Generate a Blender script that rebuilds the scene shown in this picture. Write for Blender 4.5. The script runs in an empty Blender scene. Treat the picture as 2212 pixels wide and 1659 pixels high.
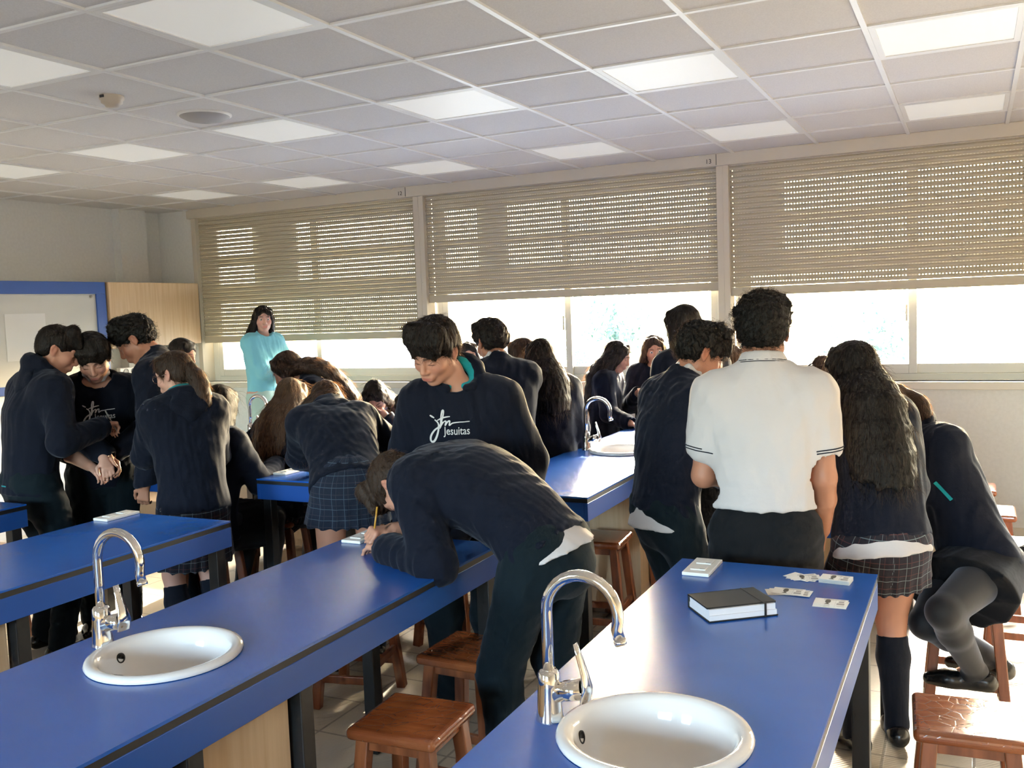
import bpy, bmesh, math, random
import numpy as np
from mathutils import Vector, Matrix
random.seed(7); RNG = np.random.default_rng(7)
D = bpy.data; SC = bpy.context.scene; COL = SC.collection
R_ = math.radians
H0 = 1.68                      # eye height
# ------------------------------------------------------------------ helpers
def link(o, parent=None):
    COL.objects.link(o)
    if parent is not None: o.parent = parent
    return o
def tag(o, label=None, cat=None, group=None, kind=None):
    if label: o['label'] = label
    if cat: o['category'] = cat
    if group: o['group'] = group
    if kind: o['kind'] = kind
    return o
def empty(name, loc=(0, 0, 0), rz=0.0, label=None, cat=None, group=None):
    o = D.objects.new(name, None); o.location = loc; o.rotation_euler = (0, 0, rz)
    o.empty_display_size = .05
    return tag(link(o), label, cat, group)
class MB:
    def __init__(s): s.v = []; s.f = []; s.smooth = []; s.mi = []
    def add(s, v, f, smooth=False, mi=0):
        b = len(s.v); s.v += [tuple(p) for p in v]
        s.f += [tuple(i + b for i in q) for q in f]
        s.smooth += [smooth] * len(f); s.mi += [mi] * len(f); return s
    def box(s, x0, x1, y0, y1, z0, z1, mi=0):
        v = [(x, y, z) for z in (z0, z1) for y in (y0, y1) for x in (x0, x1)]
        return s.add(v, [(0, 2, 3, 1), (4, 5, 7, 6), (0, 1, 5, 4), (2, 6, 7, 3), (0, 4, 6, 2), (1, 3, 7, 5)], False, mi)
    def bar(s, a, b, w, d, up=(0, 0, 1), w2=None, d2=None, mi=0):
        a = Vector(a); b = Vector(b); t = (b - a).normalized(); u = Vector(up)
        x = t.cross(u)
        if x.length < 1e-5: x = t.cross(Vector((0, 1, 0)))
        x.normalize(); y = x.cross(t)
        w2 = w if w2 is None else w2; d2 = d if d2 is None else d2
        v = []
        for p, ww, dd in ((a, w, d), (b, w2, d2)):
            for sx, sy in ((-1, -1), (1, -1), (1, 1), (-1, 1)): v.append(p + x * sx * ww / 2 + y * sy * dd / 2)
        return s.add(v, [(3, 2, 1, 0), (4, 5, 6, 7), (0, 1, 5, 4), (1, 2, 6, 5), (2, 3, 7, 6), (3, 0, 4, 7)], False, mi)
    def tube(s, path, r, n=12, cap=True, mi=0):
        P = [Vector(p) for p in path]; rs = r if hasattr(r, '__len__') else [r] * len(P)
        v = []; f = []
        nrm = None
        for i, p in enumerate(P):
            t = (P[min(i + 1, len(P) - 1)] - P[max(i - 1, 0)]).normalized()
            if nrm is None:
                nrm = t.orthogonal().normalized()
            else:
                nrm = (nrm - t * nrm.dot(t)).normalized()
            bn = t.cross(nrm)
            for k in range(n):
                a = 2 * math.pi * k / n
                v.append(p + (nrm * math.cos(a) + bn * math.sin(a)) * rs[i])
        for i in range(len(P) - 1):
            for k in range(n):
                k2 = (k + 1) % n
                f.append((i * n + k, i * n + k2, (i + 1) * n + k2, (i + 1) * n + k))
        s.add(v, f, True, mi)
        if cap:
            b = len(s.v) - len(v)
            s.f += [tuple(b + k for k in reversed(range(n))), tuple(b + (len(P) - 1) * n + k for k in range(n))]
            s.smooth += [False, False]; s.mi += [mi, mi]
        return s
    def lathe(s, prof, c=(0, 0, 0), n=32, sx=1, sy=1, mi=0, close=True):
        v = []; f = []
        for r, z in prof:
            for k in range(n):
                a = 2 * math.pi * k / n
                v.append((c[0] + r * sx * math.cos(a), c[1] + r * sy * math.sin(a), c[2] + z))
        m = len(prof)
        for i in range(m - 1):
            for k in range(n):
                k2 = (k + 1) % n
                f.append((i * n + k, i * n + k2, (i + 1) * n + k2, (i + 1) * n + k))
        s.add(v, f, True, mi)
        if close:
            b = len(s.v) - len(v)
            s.f += [tuple(b + k for k in reversed(range(n))), tuple(b + (m - 1) * n + k for k in range(n))]
            s.smooth += [False, False]; s.mi += [mi, mi]
        return s
    def prism(s, pts, z0, z1, mi=0):
        n = len(pts)
        v = [(x, y, z0) for x, y in pts] + [(x, y, z1) for x, y in pts]
        f = [tuple(reversed(range(n))), tuple(range(n, 2 * n))] + [(i, (i + 1) % n, n + (i + 1) % n, n + i) for i in range(n)]
        return s.add(v, f, False, mi)
    def build(s, name, mat, parent=None, bevel=0, seg=2, loc=None, rz=None):
        me = D.meshes.new(name); me.from_pydata([tuple(p) for p in s.v], [], s.f)
        me.polygons.foreach_set('use_smooth', s.smooth)
        for m in (mat if isinstance(mat, (list, tuple)) else [mat]): me.materials.append(m)
        me.polygons.foreach_set('material_index', s.mi)
        me.update()
        o = D.objects.new(name, me); link(o, parent)
        if bevel:
            m = o.modifiers.new('bevel', 'BEVEL'); m.width = bevel; m.segments = seg; m.limit_method = 'ANGLE'; m.harden_normals = False
        if loc is not None: o.location = loc
        if rz is not None: o.rotation_euler = (0, 0, rz)
        return o
def copy_tree(o, parent=None):
    c = o.copy(); COL.objects.link(c); c.parent = parent
    for ch in [x for x in D.objects if x.parent == o]: copy_tree(ch, c)
    return c
# ------------------------------------------------------------------ materials
def mat(name, col=(.8, .8, .8), rough=.5, metal=0., spec=.5, **k):
    m = D.materials.new(name); m.use_nodes = True
    b = m.node_tree.nodes['Principled BSDF']
    b.inputs['Base Color'].default_value = (*col, 1); b.inputs['Roughness'].default_value = rough
    b.inputs['Metallic'].default_value = metal; b.inputs['Specular IOR Level'].default_value = spec
    for kk, v in k.items():
        b.inputs[kk.replace('_', ' ')].default_value = v
    return m
def N(m, t, **k):
    n = m.node_tree.nodes.new(t)
    for a, v in k.items(): setattr(n, a, v)
    return n
def L(m, a, b): m.node_tree.links.new(a, b)
def PB(m): return m.node_tree.nodes['Principled BSDF']
def noise_col(m, c1, c2, scale=(1, 1, 1), nscale=5., detail=4, coord='Object', lo=.35, hi=.65):
    tc = N(m, 'ShaderNodeTexCoord'); mp = N(m, 'ShaderNodeMapping'); mp.inputs['Scale'].default_value = scale
    nz = N(m, 'ShaderNodeTexNoise'); nz.inputs['Scale'].default_value = nscale; nz.inputs['Detail'].default_value = detail
    cr = N(m, 'ShaderNodeValToRGB'); cr.color_ramp.elements[0].position = lo; cr.color_ramp.elements[1].position = hi
    cr.color_ramp.elements[0].color = (*c1, 1); cr.color_ramp.elements[1].color = (*c2, 1)
    L(m, tc.outputs[coord], mp.inputs['Vector']); L(m, mp.outputs[0], nz.inputs['Vector']); L(m, nz.outputs['Fac'], cr.inputs[0])
    L(m, cr.outputs[0], PB(m).inputs['Base Color']); return nz, mp, tc
def bump(m, src, strength=.3, dist=.01):
    b = N(m, 'ShaderNodeBump'); b.inputs['Strength'].default_value = strength; b.inputs['Distance'].default_value = dist
    L(m, src, b.inputs['Height']); L(m, b.outputs[0], PB(m).inputs['Normal']); return b
M = {}
M['wall'] = mat('wall paint', (.76, .745, .71), .7); nz, _, _ = noise_col(M['wall'], (.74, .725, .69), (.78, .765, .73), nscale=40); bump(M['wall'], nz.outputs['Fac'], .06, .003)
M['tile_c'] = mat('ceiling tile', (.69, .66, .635), .9, spec=.1); nz, _, _ = noise_col(M['tile_c'], (.66, .635, .61), (.72, .695, .67), nscale=160); bump(M['tile_c'], nz.outputs['Fac'], .1, .002)
M['tbar'] = mat('white metal bar', (.80, .79, .77), .35)
M['alu'] = mat('cream aluminium', (.56, .50, .41), .42)
M['alu2'] = mat('window aluminium', (.62, .60, .54), .4)
M['shut'] = mat('shutter plastic', (.42, .37, .28), .5)
M['sill'] = mat('sill stone', (.66, .60, .50), .4)
# floor: beige ribbed tiles
m = M['floor'] = mat('floor tile', (.5, .45, .37), .38)
tc = N(m, 'ShaderNodeTexCoord'); br = N(m, 'ShaderNodeTexBrick'); br.offset = 0.0
for k, v in (('Scale', 1.0), ('Mortar Size', .006), ('Brick Width', .30), ('Row Height', .30), ('Mortar Smooth', .3), ('Bias', 0.)): br.inputs[k].default_value = v
br.inputs['Color1'].default_value = (.43, .375, .295, 1); br.inputs['Color2'].default_value = (.475, .415, .33, 1); br.inputs['Mortar'].default_value = (.24, .21, .17, 1)
L(m, tc.outputs['Object'], br.inputs['Vector']); L(m, br.outputs['Color'], PB(m).inputs['Base Color'])
mp = N(m, 'ShaderNodeMapping'); mp.inputs['Rotation'].default_value = (0, 0, R_(45)); L(m, tc.outputs['Object'], mp.inputs['Vector'])
wv = N(m, 'ShaderNodeTexWave'); wv.inputs['Scale'].default_value = 24.; L(m, mp.outputs[0], wv.inputs['Vector'])
ad = N(m, 'ShaderNodeMath', operation='MULTIPLY_ADD'); ad.inputs[1].default_value = .35
inv = N(m, 'ShaderNodeMath', operation='SUBTRACT'); inv.inputs[0].default_value = 1.0; L(m, br.outputs['Fac'], inv.inputs[1])
L(m, wv.outputs['Fac'], ad.inputs[0]); L(m, inv.outputs[0], ad.inputs[2]); bump(m, ad.outputs[0], .5, .004)
# benches
m = M['blue'] = mat('blue laminate', (.008, .078, .37),  .25, spec=.85); nz, _, _ = noise_col(m, (.007, .073, .35), (.010, .084, .39), nscale=3)
nz2 = N(m, 'ShaderNodeTexNoise'); nz2.inputs['Scale'].default_value = 300; bump(m, nz2.outputs['Fac'], .03, .001)
M['blue_edge'] = mat('blue apron', (.008, .058, .27), .35)
M['blue_frame'] = mat('blue board frame', (.012, .06, .27), .45)
M['edge'] = mat('dark laminate core', (.010, .010, .012), .5)
M['black'] = mat('black steel', (.012, .012, .013), .42)
m = M['maple'] = mat('maple laminate', (.55, .38, .23), .42); nz, mp, _ = noise_col(m, (.52, .35, .205), (.60, .43, .27), scale=(14, 14, .8), nscale=3, detail=6)
m = M['wood'] = mat('varnished red brown wood', (.2, .06, .02), .22, Coat_Weight=.5, Coat_Roughness=.12)
nz, mp, _ = noise_col(m, (.19, .050, .016), (.265, .080, .026), scale=(2.5, 16, 2.5), nscale=2.2, detail=5)
vo = N(m, 'ShaderNodeTexVoronoi', feature='DISTANCE_TO_EDGE'); vo.inputs['Scale'].default_value = 26
tcw = N(m, 'ShaderNodeTexCoord'); L(m, tcw.outputs['Object'], vo.inputs['Vector'])
cl = N(m, 'ShaderNodeMapRange'); cl.inputs['From Max'].default_value = .05; L(m, vo.outputs['Distance'], cl.inputs['Value'])
bump(m, cl.outputs[0], .25, .0015)
m = M['legwood'] = mat('stool leg wood', (.2, .065, .022), .3, Coat_Weight=.3, Coat_Roughness=.15); noise_col(m, (.14, .038, .013), (.27, .085, .03), scale=(12, 12, 1.2), nscale=2.5, detail=7)
M['ceramic'] = mat('white glazed ceramic', (.74, .71, .70), .07, spec=.5, Coat_Weight=.5, Coat_Roughness=.03)
M['chrome'] = mat('chrome', (.86, .84, .82), .06, 1.0)
M['dark'] = mat('dark hole', (.01, .01, .01), .6)
M['plastic'] = mat('white plastic', (.74, .72, .69), .35)
M['plastic_t'] = mat('aged cream plastic', (.42, .35, .27), .45)
M['plastic_g'] = mat('grey plastic', (.30, .285, .275), .5)
M['paper'] = mat('paper', (.78, .77, .76), .8)
M['tablet'] = mat('white relief plastic', (.80, .785, .77), .45)
M['board'] = mat('white board enamel', (.62, .61, .58), .35)
M['ink'] = mat('grey ink', (.06, .055, .05), .7)
M['ink2'] = mat('pale grey print', (.30, .29, .29), .7)
M['notecover'] = mat('black leatherette', (.012, .012, .013), .5)
M['pages'] = mat('page edges', (.70, .68, .72), .8); 
M['radiator'] = mat('radiator enamel', (.70, .67, .62), .4)
M['platform'] = mat('platform wood', (.25, .16, .09), .5)
def emis(name, col, s, base=(.8, .8, .8), rough=.4):
    m = mat(name, base, rough); b = PB(m); b.inputs['Emission Color'].default_value = (*col, 1); b.inputs['Emission Strength'].default_value = s; return m
M['lamp'] = emis('lamp diffuser', (1., .97, .90), .22, (.80, .80, .76))
# thin glass
m = M['glass'] = D.materials.new('window glass'); m.use_nodes = True; nt = m.node_tree; nt.nodes.clear()
o_ = N(m, 'ShaderNodeOutputMaterial'); mx = N(m, 'ShaderNodeMixShader'); tr = N(m, 'ShaderNodeBsdfTransparent'); gl = N(m, 'ShaderNodeBsdfGlossy'); fr = N(m, 'ShaderNodeFresnel')
tr.inputs[0].default_value = (.93, .95, .94, 1); gl.inputs['Roughness'].default_value = .02; fr.inputs[0].default_value = 1.45
L(m, fr.outputs[0], mx.inputs[0]); L(m, tr.outputs[0], mx.inputs[1]); L(m, gl.outputs[0], mx.inputs[2]); L(m, mx.outputs[0], o_.inputs[0])
# ------------------------------------------------------------------ room
XL, XR, YW, YB, ZC = -7.45, 3.0, 7.20, -4.2, 2.79
def struct(name, mb, m, **k): return tag(mb.build(name, m, **k), kind='structure')
struct('floor', MB().box(XL - .3, XR + .3, YB - .3, YW + .35, -.12, 0), M['floor'])
struct('ceiling', MB().box(XL - .3, XR + .3, YB - .3, YW + .35, ZC, ZC + .15), M['tile_c'])
GX, GY = -3.406, 3.043                    # a node of the 0.6 m ceiling grid
mb = MB()
xs = [GX + .6 * i for i in range(-7, 11) if XL < GX + .6 * i < XR]; ys = [GY + .6 * j for j in range(-13, 8) if YB < GY + .6 * j < YW]
for x in xs: mb.box(x - .0115, x + .0115, YB, YW, ZC - .010, ZC + .001)
for y in ys: mb.box(XL, XR, y - .0115, y + .0115, ZC - .0085, ZC + .001)
tag(mb.build('ceiling_grid_trim', M['tbar']), kind='structure')
struct('wall_left', MB().box(XL - .15, XL, YB - .15, YW + .3, 0, ZC), M['wall'])
struct('wall_left_lower', MB().box(XL, -6.97, YB, 6.04, 0, 2.07), M['wall'])
struct('wall_left_pillar', MB().box(XL, XL + .10, 6.62, 6.94, 0, ZC), M['wall'])
struct('wall_right', MB().box(XR, XR + .15, YB - .15, YW + .3, 0, ZC), M['wall'])
wr = MB().box(XL, XR, YB - .15, YB, 0, 1.45); wr.box(XL, XR, YB - .15, YB, 2.55, ZC)
FILL_WIN = [(-5.6, -3.4), (-1.6, .6)]
ed = [XL] + [v for r in FILL_WIN for v in r] + [XR]
for k in range(0, len(ed), 2): wr.box(ed[k], ed[k + 1], YB - .15, YB, 1.45, 2.55)
struct('wall_rear', wr, M['wall'])
for k, (a, b) in enumerate(FILL_WIN):  # unseen rear windows, added and sized for fill light from behind
    w = empty('window_%d' % (k + 5)); w['kind'] = 'structure'; f = MB()
    f.box(a, b, YB - .10, YB - .04, 1.45, 1.499); f.box(a, b, YB - .10, YB - .04, 2.501, 2.55); f.box(a, a + .05, YB - .10, YB - .04, 1.5, 2.5); f.box(b - .05, b, YB - .10, YB - .04, 1.5, 2.5); f.box((a + b) / 2 - .03, (a + b) / 2 + .03, YB - .10, YB - .04, 1.5, 2.5)
    f.build('window_frame', M['alu2'], w); MB().box(a + .05, b - .05, YB - .072, YB - .068, 1.5, 2.5).build('pane', M['glass'], w)
ZS = 1.08
struct('wall_window_lower', MB().box(XL, XR, YW, YW + .30, 0, ZS), M['wall'])
struct('wall_window_corner', MB().box(XL, -6.98, YW, YW + .30, ZS, ZC), M['wall'])
BAYS = [(-6.94, -4.41), (-4.31, -1.742), (-1.652, .93), (1.02, 2.9)]
struct('wall_window_end', MB().box(2.9, XR, YW, YW + .30, ZS, ZC), M['wall'])
struct('wall_window_head', MB().box(-6.98, 2.9, YW + .02, YW + .30, 2.70, ZC), M['wall'])
# continuous shutter box with the bay numbers
bx = struct('trim_shutter_box', MB().box(-7.02, 2.95, YW - .05, YW + .02, 2.700, ZC), M['alu'], bevel=.004)
def text(name, s, size, m, parent, loc, rot, ext=.0006):
    c = D.curves.new(name, 'FONT'); c.body = s; c.size = size; c.extrude = ext; c.align_x = 'CENTER'; c.align_y = 'CENTER'
    c.materials.append(m); o = D.objects.new(name, c); link(o, parent); o.location = loc; o.rotation_euler = rot; return o
M['num'] = mat('dark number paint', (.03, .028, .025), .6)
for s, x in (('12', -4.52), ('13', -1.79)):
    text('bay_number', s, .048, M['num'], bx, (x, YW - .0515, 2.735), (R_(90), 0, 0))
    MB().box(x + .055, x + .059, YW - .052, YW - .049, 2.705, 2.785).build('box_joint', M['num'], bx)
struct('trim_sill', MB().box(-6.98, 2.95, YW - .045, YW + .10, ZS - .055, ZS), M['sill'], bevel=.004)
struct('trim_skirting', MB().box(-6.9, XR, YW - .015, YW, 0, .08), M['sill'])
BOT = [1.468, 1.772, 1.725, 1.72]
SASH = [-5.62, -3.045, -.395, 1.95]
for i, (x0, x1) in enumerate(BAYS):
    # mullion / guide rail to the right and left of the bay
    if i == 0: struct('trim_1', MB().box(-6.995, -6.94, YW - .02, YW + .2, ZS, 2.70), M['alu'], bevel=.003)
    mb = MB(); nx = BAYS[i + 1][0] if i < 3 else 2.94
    mb.box(x1, nx, YW - .02, YW + .12, ZS, 2.70); mb.box((x1 + nx) / 2 - .003, (x1 + nx) / 2 + .003, YW - .023, YW - .01, ZS, 2.70)
    for zz in (2.5, 1.95): mb.box((x1 + nx) / 2 - .016, (x1 + nx) / 2 + .016, YW - .024, YW - .01, zz, zz + .006)
    struct('trim_%d' % (i + 2), mb, M['alu'])
    # window: outer frame, sashes, glass
    w = empty('window_%d' % (i + 1)); w['kind'] = 'structure'
    f = MB(); yf, yb = YW + .13, YW + .19
    f.box(x0 + .07, x1 - .05, yf, yb, ZS, ZS + .045); f.box(x0 + .07, x1 - .05, yf, yb, 2.62, 2.70); f.box(x0, x0 + .07, yf, yb, ZS, 2.70); f.box(x1 - .05, x1, yf, yb, ZS, 2.70)
    f.build('window_frame', M['alu2'], w, bevel=.003)
    xm = SASH[i]
    for a, b, dy in ((x0 + .07, xm + .03, 0.), (xm - .03, x1 - .05, .03)):
        s = MB(); y0, y1 = yf + .0 + dy, yf + .03 + dy
        ra, rb = a + .055, b - .055; s.box(ra, rb, y0, y1, ZS + .045, ZS + .115); s.box(ra, rb, y0, y1, 1.87, 2.04); s.box(ra, rb, y0, y1, 2.24, 2.32); s.box(ra, rb, y0, y1, 2.58, 2.62)
        s.box(a, a + .055, y0, y1, ZS + .045, 2.62); s.box(b - .055, b, y0, y1, ZS + .045, 2.62)
        so = s.build('sash', M['alu2'], w, bevel=.003)
        MB().box(a + .05, b - .05, (y0 + y1) / 2 - .002, (y0 + y1) / 2 + .002, ZS + .11, 2.60).build('pane', M['glass'], so)
    for pa, pb in {0: [(-6.40, -5.86)], 1: [(-3.90, -3.60)], 2: [(-1.60, -1.28)]}.get(i, []):  # opaque panels added behind the shutter to dim patches of its holes
        MB().box(pa, pb, yf + .062, yf + .075, 2.03, 2.63).build('blocker_panel', M['alu2'], w)
    MB().box(xm - .045, xm - .03, yf - .012, yf + .001, 1.50, 1.62).build('latch', M['alu2'], w, bevel=.002)
    # roller shutter: curved slats joined by perforated strips
    zb = BOT[i]; sh = empty('shutter_%d' % (i + 1)); sh.name = 'roller_shutter'
    tag(sh, ['beige roller shutter lowered furthest, behind the woman in pale blue', 'beige roller shutter between the numbers 12 and 13, centre window',
             'beige roller shutter right of the number 13, over the brightest window', 'beige roller shutter over the window beyond the picture edge'][i], 'shutter', 'beige perforated roller shutters')
    pitch = .0398; mb = MB(); y = YW + .03
    z = zb + .062; prof = [(-.0, .006), (-.006, .010), (-.0085, .018), (-.006, .027), (0, .031)]
    nrow = 0
    while z < 2.70:
        v = []; 
        for dy, dz in prof: v += [(x0, y + dy, z + dz), (x1, y + dy, z + dz)]
        k = len(prof); 
        for dy, dz in reversed(prof): v += [(x0, y + dy * .2 + .006, z + dz), (x1, y + dy * .2 + .006, z + dz)]
        n = 2 * k; f = [(2 * a, 2 * a + 1, (2 * a + 3) % (2 * n), (2 * a + 2) % (2 * n)) for a in range(n)]
        mb.add(v, f, False)
        # perforated link strip above the slat
        za, zc = z + .031, z + pitch + .006; nb = int((x1 - x0) / .0215); st = (x1 - x0) / nb
        for b in range(nb):
            xa = x0 + b * st
            v = [(xa, y, za), (xa + st * .68, y, za), (xa + st * .68, y, zc), (xa, y, zc)]
            mb.add(v, [(0, 1, 2, 3)])
            # small webs above and below every hole
            zh0, zh1 = za + .0056, zc - .0056
            mb.add([(xa + st * .68, y, za), (xa + st, y, za), (xa + st, y, zh0), (xa + st * .68, y, zh0)], [(0, 1, 2, 3)])
            mb.add([(xa + st * .68, y, zh1), (xa + st, y, zh1), (xa + st, y, zc), (xa + st * .68, y, zc)], [(0, 1, 2, 3)])
        z += pitch; nrow += 1
    mb.build('slats', M['shut'], sh)
    MB().box(x0, x1, y - .012, y + .010, zb, zb + .066).build('bottom_rail', M['shut'], sh, bevel=.003)
# ------------------------------------------------------------------ left wall furniture
wb = empty('whiteboard', (-6.97, 4.4, 1.1), label='whiteboard with a wide blue frame on the side wall', cat='whiteboard')
mb = MB(); x0, x1 = .001, .035; ya, yb, za, zb = -1.9, 1.64, .05, .965
mb.box(x0, x1, ya, yb, zb - .105, zb); mb.box(x0, x1, yb - .10, yb, za, zb - .105); mb.box(x0, x1, ya, yb - .10, za, za + .07); mb.box(x0, x1, ya, ya + .1, za + .07, zb - .105)
mb.build('board_frame', M['blue_frame'], wb, bevel=.003)
MB().box(.001, .02, ya + .1, yb - .10, za + .07, zb - .105).build('writing_surface', M['board'], wb)
for yy, zz in ((.02, .835), (1.49, .838)): MB().lathe([(.012, 0), (.012, .008), (.006, .011)], n=14).build('magnet', M['plastic_g'], wb, loc=(.021, yy, zz)).rotation_euler = (0, R_(90), 0)
po = MB().box(-6.9485, -6.947, 5.05, 5.42, 1.42, 1.80).build('poster', M['paper']); tag(po, 'white paper sheet stuck on the whiteboard', 'sheet')
cb = empty('wall_cabinet', (-7.2, 6.62, 1.47), label='pale maple wall cupboard between whiteboard and window', cat='cabinet')
MB().box(-.14, .26, -.56, .53, 0, .595).build('cabinet_body', M['maple'], cb, bevel=.003)
MB().box(.262, .28, -.56, .53, .002, .593).build('door', M['maple'], cb, bevel=.002)
lc = empty('base_panel', (-7.315, 6.6, 0), label='pale maple panel on the wall below the socket strip', cat='panel')
MB().box(-.02, .012, -.55, .59, 0, 1.08).build('board', M['maple'], lc, bevel=.002)
ss = empty('socket_strip', (-7.335, 6.72, 1.20), label='white wall socket strip under the maple cupboard', cat='socket strip')
MB().box(-.01, .04, -.26, .26, -.07, .07).build('casing', M['plastic'], ss, bevel=.006)
for k, yy in enumerate((-.19, -.10)):
    for zz in (-.032, .032): MB().lathe([(.030, 0), (.030, .004), (.024, .004), (.022, .001)], n=20).build('socket', M['plastic_g'], ss, loc=(.041, yy, zz)).rotation_euler = (0, R_(90), 0)
MB().box(.040, .044, -.03, .03, -.045, .045).build('blank_plate', M['maple'], ss, bevel=.002)
MB().box(.040, .044, .06, .12, -.05, .05).build('switch_plate', M['tbar'], ss, bevel=.002)
# platform under the teacher
pf = MB().box(-6.9, -4.95, 5.75, 7.12, 0, .19).build('platform', M['platform'], bevel=.006); tag(pf, 'low wooden teaching platform below the window end', 'platform')
# ------------------------------------------------------------------ ceiling things
first = None
for (i, j, lb) in ((1, -1, 'cut by the top of the picture, largest'), (-1, -1, 'cut off at the upper left edge'), (-1, 2, 'next to the round white dome'), (-3, 2, 'beyond the smoke detector, left of the dome light panel'),
                (1, 2, 'in the middle row, next right of the dome\'s light'), (3, 2, 'in the middle row, above the centre window'), (5, 2, 'large, in the upper right corner'),
                (5, 5, 'close to the windows, furthest right'), (3, 5, 'close to the windows, just right of the number 13'), (1, 5, 'close to the windows, just left of the number 13'),
                (-1, 5, 'close to the windows, directly above the number 12'), (-3, 5, 'close to the windows, left of the number 12'), (-5, 5, 'in the far corner over the wall pillar'), (-5, 2, 'cut to a thin sliver by the left edge'),
                (3, -1, None), (5, -1, None), (1, -4, None), (5, -4, None), (-1, -4, None), (9, 2, None), (9, -1, None)):
    x, y = GX + .6 * i + .3, GY + .6 * j + .3
    lp = empty('ceiling_light', (x, y, ZC), label=('flat square ceiling light ' + lb) if lb else 'square flat ceiling light panel outside the picture', cat='ceiling light', group='ceiling light panels')
    fm = MB()
    for a, b, c, d in ((-.288, .288, -.288, -.262), (-.288, .288, .262, .288), (-.288, -.262, -.262, .262), (.262, .288, -.262, .262)): fm.box(a, b, c, d, -.009, 0)
    fm.build('lamp_frame', M['tbar'], lp); MB().box(-.264, .264, -.264, .264, -.005, -.001).build('diffuser', M['lamp'], lp)
sm = empty('smoke_detector', (-3.77, 3.40, ZC), label='small white smoke detector on the ceiling', cat='smoke detector')
MB().lathe([(.058, 0), (.058, -.016), (.050, -.022), (.050, -.034), (.036, -.042), (.030, -.052), (.0, -.054)], n=28, close=False).build('housing', M['plastic_t'], sm)
MB().box(-.012, .012, -.062, -.05, -.016, -.004).build('indicator', M['dark'], sm)
dm = empty('ceiling_dome', (-3.72, 3.97, ZC), label='shallow round white dome beside the ceiling light', cat='dome')
MB().lathe([(.135, 0), (.130, -.012), (.095, -.030), (.05, -.040), (0, -.043)], n=36, close=False).build('shell', M['plastic_g'], dm); MB().lathe([(.142, 0), (.142, -.006), (.128, -.012)], n=36, close=False).build('rim', M['plastic'], dm)
# ------------------------------------------------------------------ benches
BZ = .85; BW = .30
BX = {'R': -.56, 'A': -1.825, 'B': -3.085, 'C': -4.345}
def bench(key, row, y0, y1, label, cab, legs):
    x = BX[key]
    b = empty('lab_bench', (x, y0, 0), label=label, cat='bench', group='blue laboratory benches'); n = y1 - y0
    MB().box(-BW, BW, 0, n, BZ - .008, BZ).build('worktop', M['blue'], b, bevel=.0015)
    MB().box(-BW + .0015, BW - .0015, .0015, n - .0015, BZ - .026, BZ - .0082).build('top_core', M['edge'], b)
    ap = MB(); t = .018
    for q in ((-BW, -BW + t, 0, n), (BW - t, BW, 0, n), (-BW + t, BW - t, 0, t), (-BW + t, BW - t, n - t, n)): ap.box(*q, BZ - .108, BZ - .0265)
    ap.build('apron', M['blue_edge'], b, bevel=.0015)
    for ly in legs:
        for sx in (-1, 1): MB().box(sx * (BW - .045) - .025, sx * (BW - .045) + .025, ly - .025, ly + .025, 0, BZ - .03).build('leg', M['black'], b, bevel=.003)
    for a, c in cab:
        cbn = MB().box(-BW + .05, BW - .05, a, c, .07, BZ - .11).build('cabinet', M['maple'], b, bevel=.002)
    return b
for k, y0 in (('R', .45), ('A', .05), ('B', .45), ('C', .45)):
    lb = {'R': 'blue bench with a black notebook and fanned cards on top', 'A': 'blue bench that the boy in navy leans over to write', 'B': 'blue bench at the side, behind the one the boy writes on', 'C': 'blue bench end showing at the left picture edge'}[k]
    n = 2.98 - y0
    bench(k, 0, y0, 2.98, lb, [(.1, 1.40), (1.49, 1.80)] if k in 'A' else [(.35, n - 1.0)], [.045, 1.45, 1.84, n - .045] if k == 'A' else [.045, n - .96, n - .045])
for k in 'RABC':
    y0, y1 = 3.83, 6.15
    lb = {'R': 'blue bench beyond the boy in the white polo, girls leaning on it', 'A': 'blue bench flooded with white window glare, sink at its middle', 'B': 'blue bench where girls bend over, second row beside the glare bench', 'C': 'blue second row bench behind the standing boys at the side'}[k]
    bench(k, 1, y0, y1, lb, [(1.45, 2.2)] if k != 'A' else [(.85, 2.1)], [.045, 1.32, 2.275])
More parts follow.
